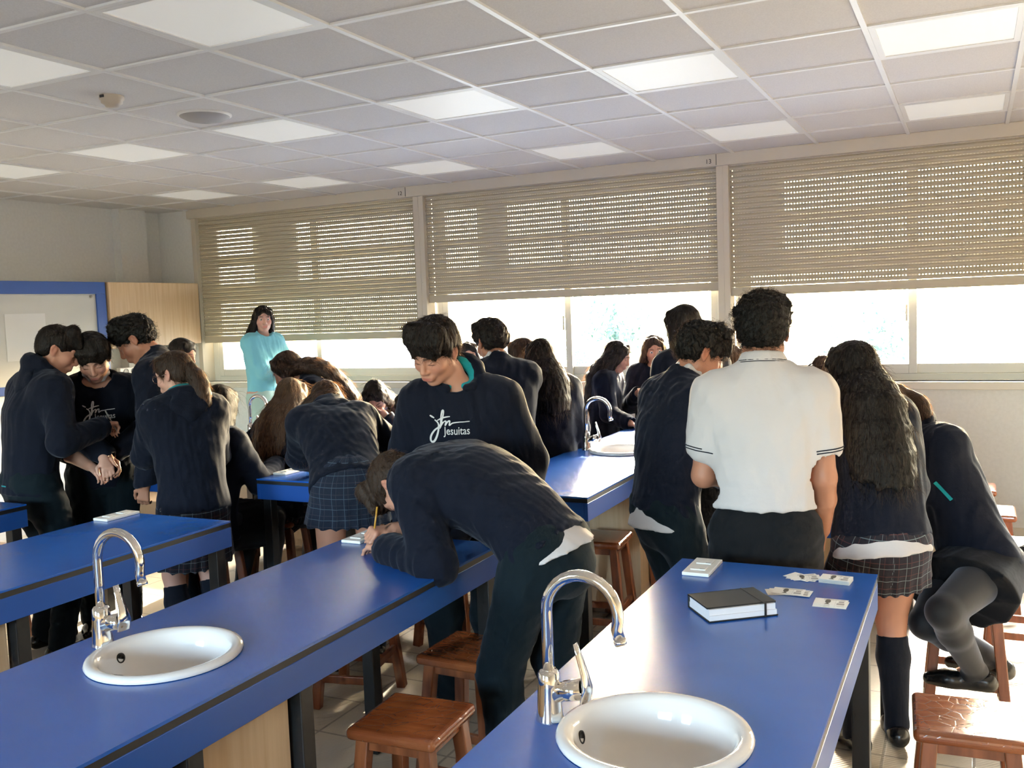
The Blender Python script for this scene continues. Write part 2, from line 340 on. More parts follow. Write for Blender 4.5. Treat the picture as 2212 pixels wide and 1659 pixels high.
# sinks and taps
def sink_parts():
    s = empty('sink', (0, 0, 0))
    mb = MB()
    prof = [(.188, .0005), (.190, .006), (.186, .013), (.176, .0165), (.164, .014), (.155, .004), (.148, -.02), (.136, -.055), (.115, -.085), (.08, -.105), (.035, -.115), (.0, -.116)]
    mb.lathe(prof, n=56, close=False); mb.build('basin', M['ceramic'], s)
    o = MB().lathe([(.013, .0), (.013, .003), (.0095, .003), (.009, .001), (0, .001)], n=20, close=False).build('overflow_hole', M['dark'], s, loc=(-.1475, -.01, -.022)); o.rotation_euler = (0, R_(78), 0)
    MB().lathe([(.028, 0), (.028, .004), (.012, .005), (0, .003)], n=22, close=False).build('drain', M['chrome'], s, loc=(0, 0, -.1155))
    return s
def faucet_parts():
    t = empty('faucet', (0, 0, 0))
    MB().lathe([(.029, 0), (.029, .004), (.0265, .012), (.023, .07), (.022, .098), (.0165, .105), (.0, .106)], n=28, close=False).build('body', M['chrome'], t)
    pts = [(0, 0, .10), (0, 0, .16), (0, 0, .225)]
    for k in range(1, 17):
        a = math.pi - (math.pi * 1.10) * k / 16; pts.append((.076 + .076 * math.cos(a), 0, .228 + .076 * math.sin(a)))
    a = pts[-1]; pts.append((a[0] + .007, 0, a[2] - .026))
    sp = MB().tube(pts, .0118, 18).build('spout', M['chrome'], t)
    MB().tube([(pts[-1][0] - .0015, 0, pts[-1][2] + .006), (pts[-1][0] + .0012, 0, pts[-1][2] - .004)], .0132, 18).build('aerator', M['chrome'], sp)
    MB().tube([(.0, 0, .052), (.035, 0, .064), (.037, 0, .0645), (.075, 0, .074)], [.019, .019, .021, .021], 20).build('cartridge', M['chrome'], t)
    lv = MB(); v = []
    sec = [((.078, 0, .05), .019, .010), ((.083, 0, .075), .021, .009), ((.078, 0, .105), .015, .006), ((.066, 0, .145), .011, .0045), ((.060, 0, .165), .009, .003)]
    for (cx, cy, cz), w, d in sec:
        for k in range(12):
            a_ = 2 * math.pi * k / 12; v.append((cx + d * math.cos(a_), cy + w * math.sin(a_), cz + .15 * d * math.cos(a_)))
    f = [(i * 12 + k, i * 12 + (k + 1) % 12, (i + 1) * 12 + (k + 1) % 12, (i + 1) * 12 + k) for i in range(len(sec) - 1) for k in range(12)] + [tuple(reversed(range(12))), tuple(range(48, 60))]
    lv.add(v, f, True); lv.build('lever', M['chrome'], t)
    return t
s0 = sink_parts(); f0 = faucet_parts()
SK = [('R', 1.70, 'white round sink set in the bench with the notebook', 'chrome swan-neck tap beside the sink near the notebook'),
      ('A', 1.69, 'white round sink set in the bench the boy writes on', 'chrome swan-neck tap beside the sink on the bending boy\'s bench'),
      ('A', 5.13, 'white round sink in the glaring bench by the windows', 'chrome swan-neck tap standing in the window glare'),
      ('B', 5.13, 'white round sink hidden among the bending girls', 'chrome swan-neck tap among the bending girls, in front of the flowered box'),
      ('C', 5.13, 'white round sink in the far bench by the cupboard', 'chrome swan-neck tap in the far bench beside the teacher')]
for q, (k, y, l1, l2) in enumerate(SK):
    s = s0 if q == 0 else copy_tree(s0); s.location = (BX[k] + .005, y, BZ + .001); tag(s, l1, 'sink', 'round white sinks')
    t = f0 if q == 0 else copy_tree(f0); t.location = (BX[k] - .213, y, BZ + .0005); tag(t, l2, 'tap', 'chrome taps')
# cut the worktops open under the basins
for o in [x for x in D.objects if x.name.startswith(('worktop', 'top_core'))]:
    bxx = o.parent.location.x
    for k, y, _, _ in SK:
        if abs(BX[k] - bxx) < .01 and o.parent.location.y < y < o.parent.location.y + 2.9:
            me = o.data; bm = bmesh.new(); bm.from_mesh(me); bm.free()
            zs = [v.co.z for v in me.vertices]; z0, z1 = min(zs), max(zs); xsn = [v.co.x for v in me.vertices]; ysn = [v.co.y for v in me.vertices]
            X0, X1, Y0, Y1 = min(xsn), max(xsn), min(ysn), max(ysn); cx, cy = .005, y - o.parent.location.y; r = .172; n = 48
            ring = [(cx + r * math.cos(2 * math.pi * i / n), cy + r * math.sin(2 * math.pi * i / n)) for i in range(n)]
            sq = []
            for i in range(n):
                a = 2 * math.pi * i / n; c_, s_ = math.cos(a), math.sin(a); q = .24 / max(abs(c_), abs(s_)); sq.append((cx + q * c_, cy + q * s_))
            mb = MB()
            for zz, flip in ((z1, False), (z0, True)):
                v = [(a, b, zz) for a, b in ring] + [(a, b, zz) for a, b in sq]
                f = [(i, n + i, n + (i + 1) % n, (i + 1) % n) for i in range(n)]
                if flip: f = [tuple(reversed(t_)) for t_ in f]
                mb.add(v, f)
                xa, xb, ya_, yb_ = cx - .24, cx + .24, cy - .24, cy + .24
                for (a, b, c, d) in ((X0, X1, Y0, ya_), (X0, X1, yb_, Y1), (X0, xa, ya_, yb_), (xb, X1, ya_, yb_)):
                    f = [(0, 1, 2, 3)] if not flip else [(3, 2, 1, 0)]
                    mb.add([(a, c, zz), (b, c, zz), (b, d, zz), (a, d, zz)], f)
            v = [(a, b, z0) for a, b in ring] + [(a, b, z1) for a, b in ring]
            mb.add(v, [((i + 1) % n, i, n + i, n + (i + 1) % n) for i in range(n)])
            for (p, q_) in (((X0, Y0), (X1, Y0)), ((X1, Y0), (X1, Y1)), ((X1, Y1), (X0, Y1)), ((X0, Y1), (X0, Y0))):
                mb.add([(*p, z0), (*q_, z0), (*q_, z1), (*p, z1)], [(0, 1, 2, 3)])
            nm = D.meshes.new(me.name); nm.from_pydata(mb.v, [], mb.f); nm.materials.append(me.materials[0]); o.data = nm
            o.modifiers.clear(); break
# ------------------------------------------------------------------ stools
SZ = .53
def stool_parts():
    s = empty('stool', (0, 0, 0)); w = .14
    MB().box(-w, w, -w, w, SZ - .036, SZ).build('seat', M['wood'], s, bevel=.015, seg=4)
    ft = {}
    for sx in (-1, 1):
        for sy in (-1, 1):
            a = Vector((sx * .098, sy * .098, SZ - .034)); b = Vector((sx * .142, sy * .142, 0)); ft[(sx, sy)] = (a, b)
            MB().bar(b, a, .040, .040, up=(0, 1, 0)).build('leg', M['legwood'], s, bevel=.004)
    def on(c, z): a, b = ft[c]; t = (z - b.z) / (a.z - b.z); return b.lerp(a, t)
    for (c, d), z in ((((-1, -1), (1, -1)), .13), (((-1, 1), (1, 1)), .13), (((-1, -1), (-1, 1)), .19), (((1, -1), (1, 1)), .19)):
        MB().bar(on(c, z), on(d, z), .02, .034).build('rail', M['legwood'], s, bevel=.003)
    for c, d in (((-1, -1), (1, -1)), ((-1, 1), (1, 1)), ((-1, -1), (-1, 1)), ((1, -1), (1, 1))):
        MB().bar(on(c, SZ - .052), on(d, SZ - .052), .018, .034).build('seat_rail', M['legwood'], s, bevel=.002)
    return s
st0 = stool_parts()
STOOLS = [(-.015, 2.79, 4, 'brown wooden stool with a cracked glossy seat, by the girl in knee socks'), (-1.455, 2.24, 3, 'brown wooden stool pulled out nearest the sink with the notebook'), (-1.56, 2.79, -2, 'brown wooden stool at the feet of the bending boy'),
    (-.03, 4.19, 2, 'brown wooden stool the girl with black tights sits on'), (.20, 4.86, 0, 'sunlit empty wooden stool just behind the seated girl'),
    (.06, 5.58, 0, 'sunlit empty wooden stool, middle of the three behind the seated girl'), (-.02, 6.25, 0, 'sunlit empty wooden stool nearest the window wall, last of three'),
    (-1.70, 4.42, 5, 'dark wooden stool under the glaring bench, front one of two'), (-1.66, 4.95, -3, 'dark wooden stool under the glaring bench, beside the curly-haired boy'),
    (-3.64, 3.74, 20, 'wooden stool under the seated girl with the hooded jumper'), (-2.93, 4.75, -8, 'wooden stool below the bench, beyond the girl in the plaid skirt'),
    (-3.64, 4.30, 14, 'wooden stool under the girl with long wavy hair'), (-4.74, 3.2, 6, 'wooden stool at the picture edge behind the hooded boy by the wall'), (-2.40, 4.14, 0, 'wooden stool under the dark-haired seated girl'), (-3.83, 5.72, 10, 'wooden stool under the girl holding her forehead'), (-2.44, 3.35, 12, 'wooden stool behind the bending boy\'s bench, partly hidden')]
for q, (x, y, a, lb) in enumerate(STOOLS):
    s = st0 if q == 0 else copy_tree(st0); s.location = (x, y, 0); s.rotation_euler = (0, 0, R_(a)); tag(s, lb, 'stool', 'square wooden stools')
# ------------------------------------------------------------------ things on the benches
def relief(cx, cy, rz, lb):
    r = empty('relief_plate', (cx, cy, BZ + .0005), rz, lb, 'plate', 'white relief plates')
    MB().box(-.042, .042, -.088, .088, 0, .011).build('base_plate', M['tablet'], r, bevel=.002)
    for yy in (-.036, .036):
        o = MB().box(-.024, .024, yy - .022, yy + .022, .011, .015).build('raised_tile', M['tablet'], r, bevel=.0015)
        MB().box(.006, .0205, yy - .021, yy - .017, .015, .0162).build('mark', M['ink2'], o)
    return r
relief(-.765, 2.875, 0, 'white relief plate on the notebook bench, near the boy in the white polo')
relief(-2.055, 2.895, 0, 'white relief plate beside the bending boy\'s hands')
relief(-3.345, 2.89, 0, 'white relief plate on the side bench behind the tall tap')
relief(-3.335, 4.04, 0, 'white relief plate on the second row bench by the bending girl')
CZ = BZ + .0006
def card(x, y, z, rz, lb, gr):
    c = empty('card', (x, y, z), rz, lb, 'card', gr); MB().box(-.029, .029, -.0435, .0435, 0, .0005).build('sheet', M['paper'], c)
    mb = MB(); mb.box(-.023, .023, .012, .0125, .0005, .0007); mb.box(-.023, -.019, -.02, .036, .0005, .0007); mb.box(-.012, .0, .02, .034, .0005, .0007); mb.box(.006, .020, .016, .036, .0005, .0007)
    mb.build('print', M['ink2'], c)
    fp = [(-.006 + .017 * math.cos(a) , -.008 + .0075 * math.sin(a)) for a in [2 * math.pi * k / 14 for k in range(14)]]
    f = MB(); f.prism(fp, .0005, .0008); f.prism([(.009, -.008), (.021, -.001), (.021, -.016)], .0005, .0008); f.build('fish_drawing', M['ink'], c)
    return c
PILES = [(-.46, 2.875, [(0, 0, -98), (.004, .004, -60), (-.006, .0, -118), (.006, -.003, -75)], 'crossed like a star'),
         (-.365, 2.865, [(0, 0, -95)] * 7, 'in the thick squared stack'),
         (-.475, 2.715, [(-.018, -.004, -70), (-.010, -.004, -82), (.012, -.002, -88), (.020, -.004, -92), (0, 0, -90)], 'fanned beside the notebook'),
         (-.352, 2.655, [(0, -.018, -88), (.002, -.010, -92), (0, 0, -89)], 'overlapping by the bench edge')]
for x, y, cs, where in PILES:
    for k, (dx, dy, a) in enumerate(cs):
        n = len(cs) - 1 - k; pos = 'top printed card of the pile' if n == 0 else ('bottom card of the pile' if k == 0 else 'printed card in the pile, %s from the top' % ['', 'second', 'third', 'fourth', 'fifth', 'sixth'][n])
        card(x + dx, y + dy, CZ + k * (.0018 if len(cs) > 5 else .0007), R_(a), pos + ' ' + where, 'printed cards on the blue bench')
nb = empty('notebook', (-.585, 2.495, CZ), R_(38), 'thick black notebook with an elastic band on the blue bench', 'notebook'); nb.scale = (1, 1, 1.3)
MB().box(-.095, .095, -.068, .066, .003, .013).build('page_block', M['pages'], nb); MB().box(-.094, .093, -.064, .065, .013, .025).build('upper_pages', M['pages'], nb)
MB().box(-.098, .098, -.070, .070, 0, .003).build('back_cover', M['notecover'], nb, bevel=.001)
MB().box(-.098, .098, -.058, .071, .025, .0285).build('front_cover', M['notecover'], nb, bevel=.001)
MB().box(-.098, .098, .066, .072, .0, .0285).build('spine', M['notecover'], nb, bevel=.001)
e = MB(); e.box(.058, .064, -.0715, .0725, .0285, .0292); e.box(.058, .064, -.0715, -.0705, -.0, .0292); e.build('elastic_band', M['edge'], nb)
pn = MB().tube([(0, 0, 0), (0, .10, 0)], .0035, 8).build('pen', M['plastic']); pn.location = (-.700, 2.500, CZ + .02); pn.rotation_euler = (0, 0, R_(-50)); pn.location.z = BZ + .0335; tag(pn, 'white pen lying on the edge of the black notebook', 'pen')
pn.location = (-.585, 2.525, BZ + .026); pn.rotation_euler = (0, 0, R_(128))
# flowered box, cup and loose sheets among the girls
m = M['flower'] = mat('flowered print', (.75, .74, .72), .4)
tc = N(m, 'ShaderNodeTexCoord'); vo = N(m, 'ShaderNodeTexVoronoi'); vo.inputs['Scale'].default_value = 14; L(m, tc.outputs['Object'], vo.inputs['Vector'])
cr = N(m, 'ShaderNodeValToRGB'); cr.color_ramp.elements[0].position = .28; cr.color_ramp.elements[0].color = (.75, .13, .03, 1); cr.color_ramp.elements[1].position = .34; cr.color_ramp.elements[1].color = (.75, .74, .70, 1); L(m, vo.outputs['Distance'], cr.inputs[0]); L(m, cr.outputs[0], PB(m).inputs['Base Color'])
M['lime'] = mat('lime green plastic', (.42, .45, .05), .45)
fb = empty('flowered_box', (-4.50, 5.36, BZ + .001), R_(38), 'white box with orange flower print behind a tap among the girls', 'box')
MB().box(-.085, .085, -.05, .05, .03, .19).build('box_body', M['flower'], fb, bevel=.02, seg=4); MB().box(-.087, .087, -.052, .052, 0, .05).build('box_base', M['lime'], fb, bevel=.01, seg=3)
cp = empty('paper_cup', (-3.62, 5.30, BZ), 0, 'white paper tub on the bench beside the flowered box', 'tub'); cp.location = (-4.55, 5.62, BZ + .001)
MB().lathe([(.05, 0), (.062, .11), (.066, .112), (.066, .118), (.058, .118), (.047, .01), (0, .01)], n=28).build('shell', M['paper'], cp)
sh = MB().box(-.105, .105, -.148, .148, 0, .0012).build('paper_sheet', M['paper'], loc=(-4.16, 4.10, CZ), rz=.2); tag(sh, 'white paper sheet on the far bench behind the standing boys', 'sheet')
sh = MB().box(-.105, .105, -.148, .148, 0, .0012).build('paper_sheet', M['paper'], loc=(-2.98, 4.75, CZ), rz=-.5); tag(sh, 'white paper sheet on the bench between the bending girls', 'sheet')
# radiator pipe with valve on the window wall
rv = empty('radiator_pipe', (-.36, YW - .05, 0), label='white heating pipe with a grey valve on the window wall', cat='pipe')
MB().tube([(0, 0, 0), (0, 0, .70)], .012, 12).build('pipe', M['radiator'], rv); MB().tube([(-.035, 0, .70), (.03, 0, .70)], .016, 12).build('valve', M['plastic_g'], rv); MB().tube([(.03, 0, .70), (.045, 0, .70)], .024, 14).build('valve_knob', M['plastic_g'], rv)
rad = MB().box(-.16, -.04, -.01, .04, .1, .72).build('radiator_end', M['radiator'], rv, bevel=.01)
pt = MB().box(0, 2.5, -.012, 0, .445, .47).build('pipe_rail', M['radiator'], loc=(.35, YW, 0)); tag(pt, 'thin white pipe running along the window wall', 'pipe')
# ------------------------------------------------------------------ implicit-surface modelling of people
def nrm(v): v = np.asarray(v, float); return v / (np.linalg.norm(v) + 1e-12)
def A(*v): return np.array(v, float)
class Cone:                                   # round cone a->b, optionally flattened along an axis
    def __init__(s, a, b, ra, rb, fl=None, k=1.0):
        s.a, s.b, s.ra, s.rb = np.asarray(a, float), np.asarray(b, float), ra, rb; s.fl = None if fl is None else nrm(fl); s.k = k
        s.lip = k
    def __call__(s, P):
        b = s.b
        if s.fl is not None:
            P = P + ((P - s.a) @ s.fl)[:, None] * ((s.k - 1) * s.fl); b = b + ((b - s.a) @ s.fl) * (s.k - 1) * s.fl
        ba = b - s.a; l2 = ba @ ba + 1e-12; pa = P - s.a
        t = np.clip((pa @ ba) / l2, 0, 1)
        q = pa - t[:, None] * ba
        return np.sqrt(np.einsum('ij,ij->i', q, q)) - (s.ra + (s.rb - s.ra) * t)
    def box(s): m = max(s.ra, s.rb); return np.minimum(s.a, s.b) - m, np.maximum(s.a, s.b) + m
class Ell:                                    # ellipsoid with a frame (rows of F are its axes)
    def __init__(s, c, r, F=np.eye(3)):
        s.c, s.r, s.F = np.asarray(c, float), np.asarray(r, float), np.asarray(F, float); s.lip = 1.7
    def __call__(s, P):
        q = (P - s.c) @ s.F.T; a = q / s.r; k0 = np.sqrt((a * a).sum(1)); a = a / s.r; k1 = np.sqrt((a * a).sum(1)) + 1e-9
        return k0 * (k0 - 1) / k1
    def box(s): m = s.r.max(); return s.c - m, s.c + m
class Plane:
    def __init__(s, p, n): s.p, s.n = np.asarray(p, float), nrm(n); s.lip = 1
    def __call__(s, P): return (P - s.p) @ s.n
def smin(a, b, k):
    if k <= 0: return np.minimum(a, b)
    h = np.maximum(k - np.abs(a - b), 0) / k
    return np.minimum(a, b) - h * h * k * .25
def smax(a, b, k): return -smin(-a, -b, k)
class Field:
    def __init__(s): s.ops = []; s.noise = None; s.lo = None
    def u(s, p, k=.02): s.ops.append(('u', p, k)); return s
    def sub(s, p, k=.006): s.ops.append(('s', p, k)); return s
    def cut(s, p, k=.004): s.ops.append(('i', p, k)); return s       # keep the side behind the plane
    def evalall(s, P):
        V = None
        for op, p, k in s.ops:
            d = p(P)
            if op == 'u': V = d if V is None else smin(V, d, k)
            elif op == 's': V = smax(V, -d, k)
            else: V = smax(V, d, k)
        if s.noise is not None: V = V + s.noise(P)
        return V
    def mesh(s, h, pad=.03):
        lo = np.min([p.box()[0] for o, p, k in s.ops if o == 'u'], 0) - pad; hi = np.max([p.box()[1] for o, p, k in s.ops if o == 'u'], 0) + pad
        B = 8; nb = np.ceil((hi - lo) / h / B).astype(int) + 1; n = nb * B
        bi = np.stack(np.meshgrid(*[np.arange(k) for k in nb], indexing='ij'), -1).reshape(-1, 3)
        cen = lo + (bi * B + (B - 1) / 2) * h; rad = B * h * .5 * 1.74
        # distances of every primitive at the block centres
        dp = [p(cen) for o, p, k in s.ops]
        V = None
        for (o, p, k), d in zip(s.ops, dp):
            if o == 'u': V = d if V is None else smin(V, d, k)
            elif o == 's': V = smax(V, -d, k)
            else: V = smax(V, d, k)
        near = np.abs(V) < rad * 1.75 + .012
        G = np.where(V < 0, -1., 1.).astype(np.float32)
        ids = np.nonzero(near)[0]; m = len(ids)
        off = np.stack(np.meshgrid(*[np.arange(B)] * 3, indexing='ij'), -1).reshape(-1, 3)
        P = ((bi[ids] * B)[:, None, :] + off[None]) * h + lo
        Vn = np.full((m, B ** 3), 9., float); Vc = np.full(m, 9.)
        ub = None
        for (o, p, k), d in zip(s.ops, dp):
            if o == 'u': ub = d[ids].copy() if ub is None else np.minimum(ub, d[ids])
        for (o, p, k), d in zip(s.ops, dp):
            dc = d[ids]; lip = p.lip * rad
            if o == 'u': sel = dc - lip < np.minimum(ub, .2) + rad * 1.75 + k
            elif o == 's': sel = dc - lip < rad * 1.75 + k + .01
            else: sel = dc + lip > -rad * 1.75 - k - .01
            ix = np.nonzero(sel)[0]
            if not len(ix): continue
            dd = p(P[ix].reshape(-1, 3)).reshape(len(ix), -1)
            if o == 'u': Vn[ix] = smin(Vn[ix], dd, k)
            elif o == 's': Vn[ix] = smax(Vn[ix], -dd, k)
            else: Vn[ix] = smax(Vn[ix], dd, k)
        if s.noise is not None: Vn = Vn + s.noise(P.reshape(-1, 3)).reshape(m, -1)
        big = np.repeat(G[:, None], B ** 3, 1); big[ids] = Vn
        Vg = big.reshape(*nb, B, B, B).transpose(0, 3, 1, 4, 2, 5).reshape(*n)
        return surface_nets(Vg, lo, h)
def surface_nets(V, lo, h):
    S = V < 0
    c = S[:-1, :-1, :-1].astype(np.int8)
    tot = np.zeros_like(c)
    for i in (0, 1):
        for j in (0, 1):
            for k in (0, 1): tot += S[i:S.shape[0] - 1 + i, j:S.shape[1] - 1 + j, k:S.shape[2] - 1 + k]
    act = (tot > 0) & (tot < 8); I = np.argwhere(act)
    idx = np.full(act.shape, -1, np.int64); idx[act] = np.arange(len(I))
    acc = np.zeros((len(I), 3)); cnt = np.zeros(len(I))
    corner = [(i, j, k) for i in (0, 1) for j in (0, 1) for k in (0, 1)]
    val = {cc: V[I[:, 0] + cc[0], I[:, 1] + cc[1], I[:, 2] + cc[2]] for cc in corner}
    for a in corner:
        for ax in range(3):
            if a[ax] == 0:
                b = list(a); b[ax] = 1; b = tuple(b); va, vb = val[a], val[b]; m = (va < 0) != (vb < 0)
                t = np.where(m, va / np.where(m, va - vb, 1), 0); p = np.tile(np.array(a, float), (len(I), 1)); p[:, ax] = t
                acc += p * m[:, None]; cnt += m
    verts = lo + (I + acc / cnt[:, None]) * h
    faces = []
    for ax in range(3):
        b1, b2 = [(1, 2), (2, 0), (0, 1)][ax]
        sl0 = [slice(1, -1)] * 3; sl0[ax] = slice(0, -1); sl1 = [slice(1, -1)] * 3; sl1[ax] = slice(1, None)
        s0 = S[tuple(sl0)]; s1 = S[tuple(sl1)]; e = np.argwhere(s0 != s1)
        if not len(e): continue
        inside0 = s0[tuple(e.T)]
        g = e.copy(); 
        for q in range(3):
            if q != ax: g[:, q] += 1
        def at(d1, d2):
            q = g.copy(); q[:, b1] += d1; q[:, b2] += d2; return idx[q[:, 0], q[:, 1], q[:, 2]]
        a, b, c_, d = at(-1, -1), at(0, -1), at(0, 0), at(-1, 0)
        quad = np.stack([a, b, c_, d], 1); quad[~inside0] = quad[~inside0][:, ::-1]
        faces.append(quad)
    F = np.concatenate(faces) if faces else np.zeros((0, 4), int)
    return verts, F[(F >= 0).all(1)]
def np_mesh(name, V, F, mats, parent, col=None, uv=None, smooth=1):
    me = D.meshes.new(name); nv, nf = len(V), len(F)
    me.vertices.add(nv); me.vertices.foreach_set('co', V.astype(np.float32).ravel())
    me.loops.add(nf * 4); me.loops.foreach_set('vertex_index', F.astype(np.int32).ravel())
    me.polygons.add(nf); me.polygons.foreach_set('loop_start', np.arange(0, nf * 4, 4, dtype=np.int32))
    me.polygons.foreach_set('use_smooth', np.ones(nf, bool)); me.update(calc_edges=True)
    for m in (mats if isinstance(mats, (list, tuple)) else [mats]): me.materials.append(m)
    if col is not None:
        at = me.color_attributes.new('Col', 'FLOAT_COLOR', 'POINT'); at.data.foreach_set('color', np.concatenate([col, np.ones((nv, 1))], 1).astype(np.float32).ravel())
    if uv is not None:
        at = me.attributes.new('plaid', 'FLOAT_VECTOR', 'POINT'); at.data.foreach_set('vector', uv.astype(np.float32).ravel())
    o = D.objects.new(name, me); link(o, parent); return o
def relax(V, F, it=1, w=.5):
    for _ in range(it):
        acc = np.zeros_like(V); cnt = np.zeros(len(V))
        for a, b in ((0, 1), (1, 2), (2, 3), (3, 0)):
            np.add.at(acc, F[:, a], V[F[:, b]]); np.add.at(acc, F[:, b], V[F[:, a]]); np.add.at(cnt, F[:, a], 1); np.add.at(cnt, F[:, b], 1)
        V = V * (1 - w) + w * acc / np.maximum(cnt, 1)[:, None]
    return V
# ------------------------------------------------------------------ people's materials
def skin(name, c):
    m = mat(name, c, .48, spec=.35); a = N(m, 'ShaderNodeAttribute'); a.attribute_name = 'Col'
    mx = N(m, 'ShaderNodeMix'); mx.data_type = 'RGBA'; mx.blend_type = 'MULTIPLY'; mx.inputs[0].default_value = 1; mx.inputs[6].default_value = (*c, 1)
    L(m, a.outputs['Color'], mx.inputs[7]); L(m, mx.outputs[2], PB(m).inputs['Base Color'])
    b = PB(m); b.inputs['Subsurface Weight'].default_value = .0
    nz = N(m, 'ShaderNodeTexNoise'); nz.inputs['Scale'].default_value = 260; bump(m, nz.outputs['Fac'], .05, .001); return m
M['skin'] = skin('skin fair', (.49, .245, .168)); M['skin2'] = skin('skin tan', (.36, .165, .105)); M['skin3'] = skin('skin pale', (.56, .31, .235))
def cloth(name, c, rough=.85, sheen=.25, ns=900, tint=(.6, .65, .8), bs=.25):
    m = mat(name, c, rough, spec=.15, Sheen_Weight=sheen, Sheen_Roughness=.45); PB(m).inputs['Sheen Tint'].default_value = (*tint, 1)
    nz = N(m, 'ShaderNodeTexNoise'); nz.inputs['Scale'].default_value = ns; nz.inputs['Detail'].default_value = 2
    n2 = N(m, 'ShaderNodeTexNoise'); n2.inputs['Scale'].default_value = 14; n2.inputs['Detail'].default_value = 4
    ad = N(m, 'ShaderNodeMath', operation='MULTIPLY_ADD'); ad.inputs[1].default_value = .12; L(m, nz.outputs['Fac'], ad.inputs[0]); L(m, n2.outputs['Fac'], ad.inputs[2]); bump(m, ad.outputs[0], bs, .012); return m
M['navy'] = cloth('navy fleece', (.0048, .0064, .0145), sheen=.13); M['navy2'] = cloth('dark green navy twill', (.0046, .0100, .0140), sheen=.09)
M['charc'] = cloth('charcoal wool', (.0085, .009, .011), sheen=.08); M['black_c'] = cloth('black fabric', (.008, .008, .010), sheen=.1)
M['white_c'] = cloth('white cotton', (.53, .500, .51), .8, sheen=.1, tint=(1, 1, 1), bs=.2); M['teal'] = cloth('turquoise lining', (.010, .24, .27), .8, sheen=.1)
M['sky_c'] = cloth('pale blue knit', (.20, .55, .68), .8, tint=(.8, .9, 1)); M['tights'] = cloth('dark grey tights', (.020, .021, .024), .6, sheen=.35, bs=.05); M['sock'] = cloth('navy sock', (.009, .011, .018), .9, bs=.1)
M['shoe'] = mat('black shoe leather', (.012, .012, .013), .25); M['sole'] = mat('shoe sole', (.02, .018, .016), .7)
M['eye'] = mat('eye', (.75, .72, .70), .15); M['iris'] = mat('dark iris', (.02, .012, .008), .1)
M['glasses'] = mat('glasses wire', (.30, .22, .20), .25, .8)
def plaidmat(name, base, c1, c2, k=1.):
    m = cloth(name, base, .85, .15); a = N(m, 'ShaderNodeAttribute'); a.attribute_name = 'plaid'; sp = N(m, 'ShaderNodeSeparateXYZ'); L(m, a.outputs['Vector'], sp.inputs[0])
    def lines(sock, per, w, off):
        ad = N(m, 'ShaderNodeMath', operation='ADD'); ad.inputs[1].default_value = off; L(m, sock, ad.inputs[0])
        md = N(m, 'ShaderNodeMath', operation='PINGPONG'); md.inputs[1].default_value = per / 2; L(m, ad.outputs[0], md.inputs[0])
        lt = N(m, 'ShaderNodeMath', operation='LESS_THAN'); lt.inputs[1].default_value = w / 2; L(m, md.outputs[0], lt.inputs[0]); return lt.outputs[0]
    def mxm(a, b):
        q = N(m, 'ShaderNodeMath', operation='MAXIMUM'); L(m, a, q.inputs[0]); L(m, b, q.inputs[1]); return q.outputs[0]
    l1 = mxm(lines(sp.outputs[0], .066 * k, .0022, 0), lines(sp.outputs[1], .050 * k, .0022, 0)); l2 = mxm(lines(sp.outputs[0], .066 * k, .0028, .024), lines(sp.outputs[1], .050 * k, .0028, .020))
    x1 = N(m, 'ShaderNodeMix'); x1.data_type = 'RGBA'; x1.inputs[6].default_value = (*base, 1); x1.inputs[7].default_value = (*c2, 1); L(m, l2, x1.inputs[0])
    x2 = N(m, 'ShaderNodeMix'); x2.data_type = 'RGBA'; x2.inputs[7].default_value = (*c1, 1); L(m, x1.outputs[2], x2.inputs[6]); L(m, l1, x2.inputs[0]); L(m, x2.outputs[2], PB(m).inputs['Base Color']); return m
M['plaid'] = plaidmat('plaid wool', (.017, .015, .022), (.13, .17, .19), (.065, .028, .03)); M['plaid_b'] = plaidmat('plaid wool blue', (.012, .016, .030), (.055, .085, .12), (.03, .03, .045))
M['pale_skirt'] = cloth('pale green print', (.42, .60, .55), .8, tint=(1, 1, 1))
def hairmat(name, c, tr):
    m = mat(name, c, .42, spec=.4); b = PB(m)
    tl = N(m, 'ShaderNodeBsdfTranslucent'); tl.inputs[0].default_value = (*tr, 1); mx = N(m, 'ShaderNodeMixShader'); mx.inputs[0].default_value = .38
    L(m, b.outputs[0], mx.inputs[1]); L(m, tl.outputs[0], mx.inputs[2]); L(m, mx.outputs[0], m.node_tree.nodes['Material Output'].inputs[0]); return m
HM = {}
for k, c, tr in (('black', (.008, .0065, .006), (.05, .028, .018)), ('dark', (.012, .0080, .0065), (.10, .052, .028)), ('brown', (.032, .018, .012), (.34, .17, .075)), ('light', (.070, .040, .023), (.52, .29, .13))):
    HM[k] = (mat('hair base ' + k, c, .58, spec=.2), hairmat('hair strand ' + k, tuple(1.15 * q for q in c), tr))
    mm = HM[k][0]; tcx = N(mm, 'ShaderNodeTexCoord'); mpx = N(mm, 'ShaderNodeMapping'); mpx.inputs['Scale'].default_value = (90, 90, 8); nzx = N(mm, 'ShaderNodeTexNoise'); nzx.inputs['Scale'].default_value = 2.5; nzx.inputs['Detail'].default_value = 3
    L(mm, tcx.outputs['Object'], mpx.inputs[0]); L(mm, mpx.outputs[0], nzx.inputs['Vector']); bump(mm, nzx.outputs['Fac'], .5, .006)
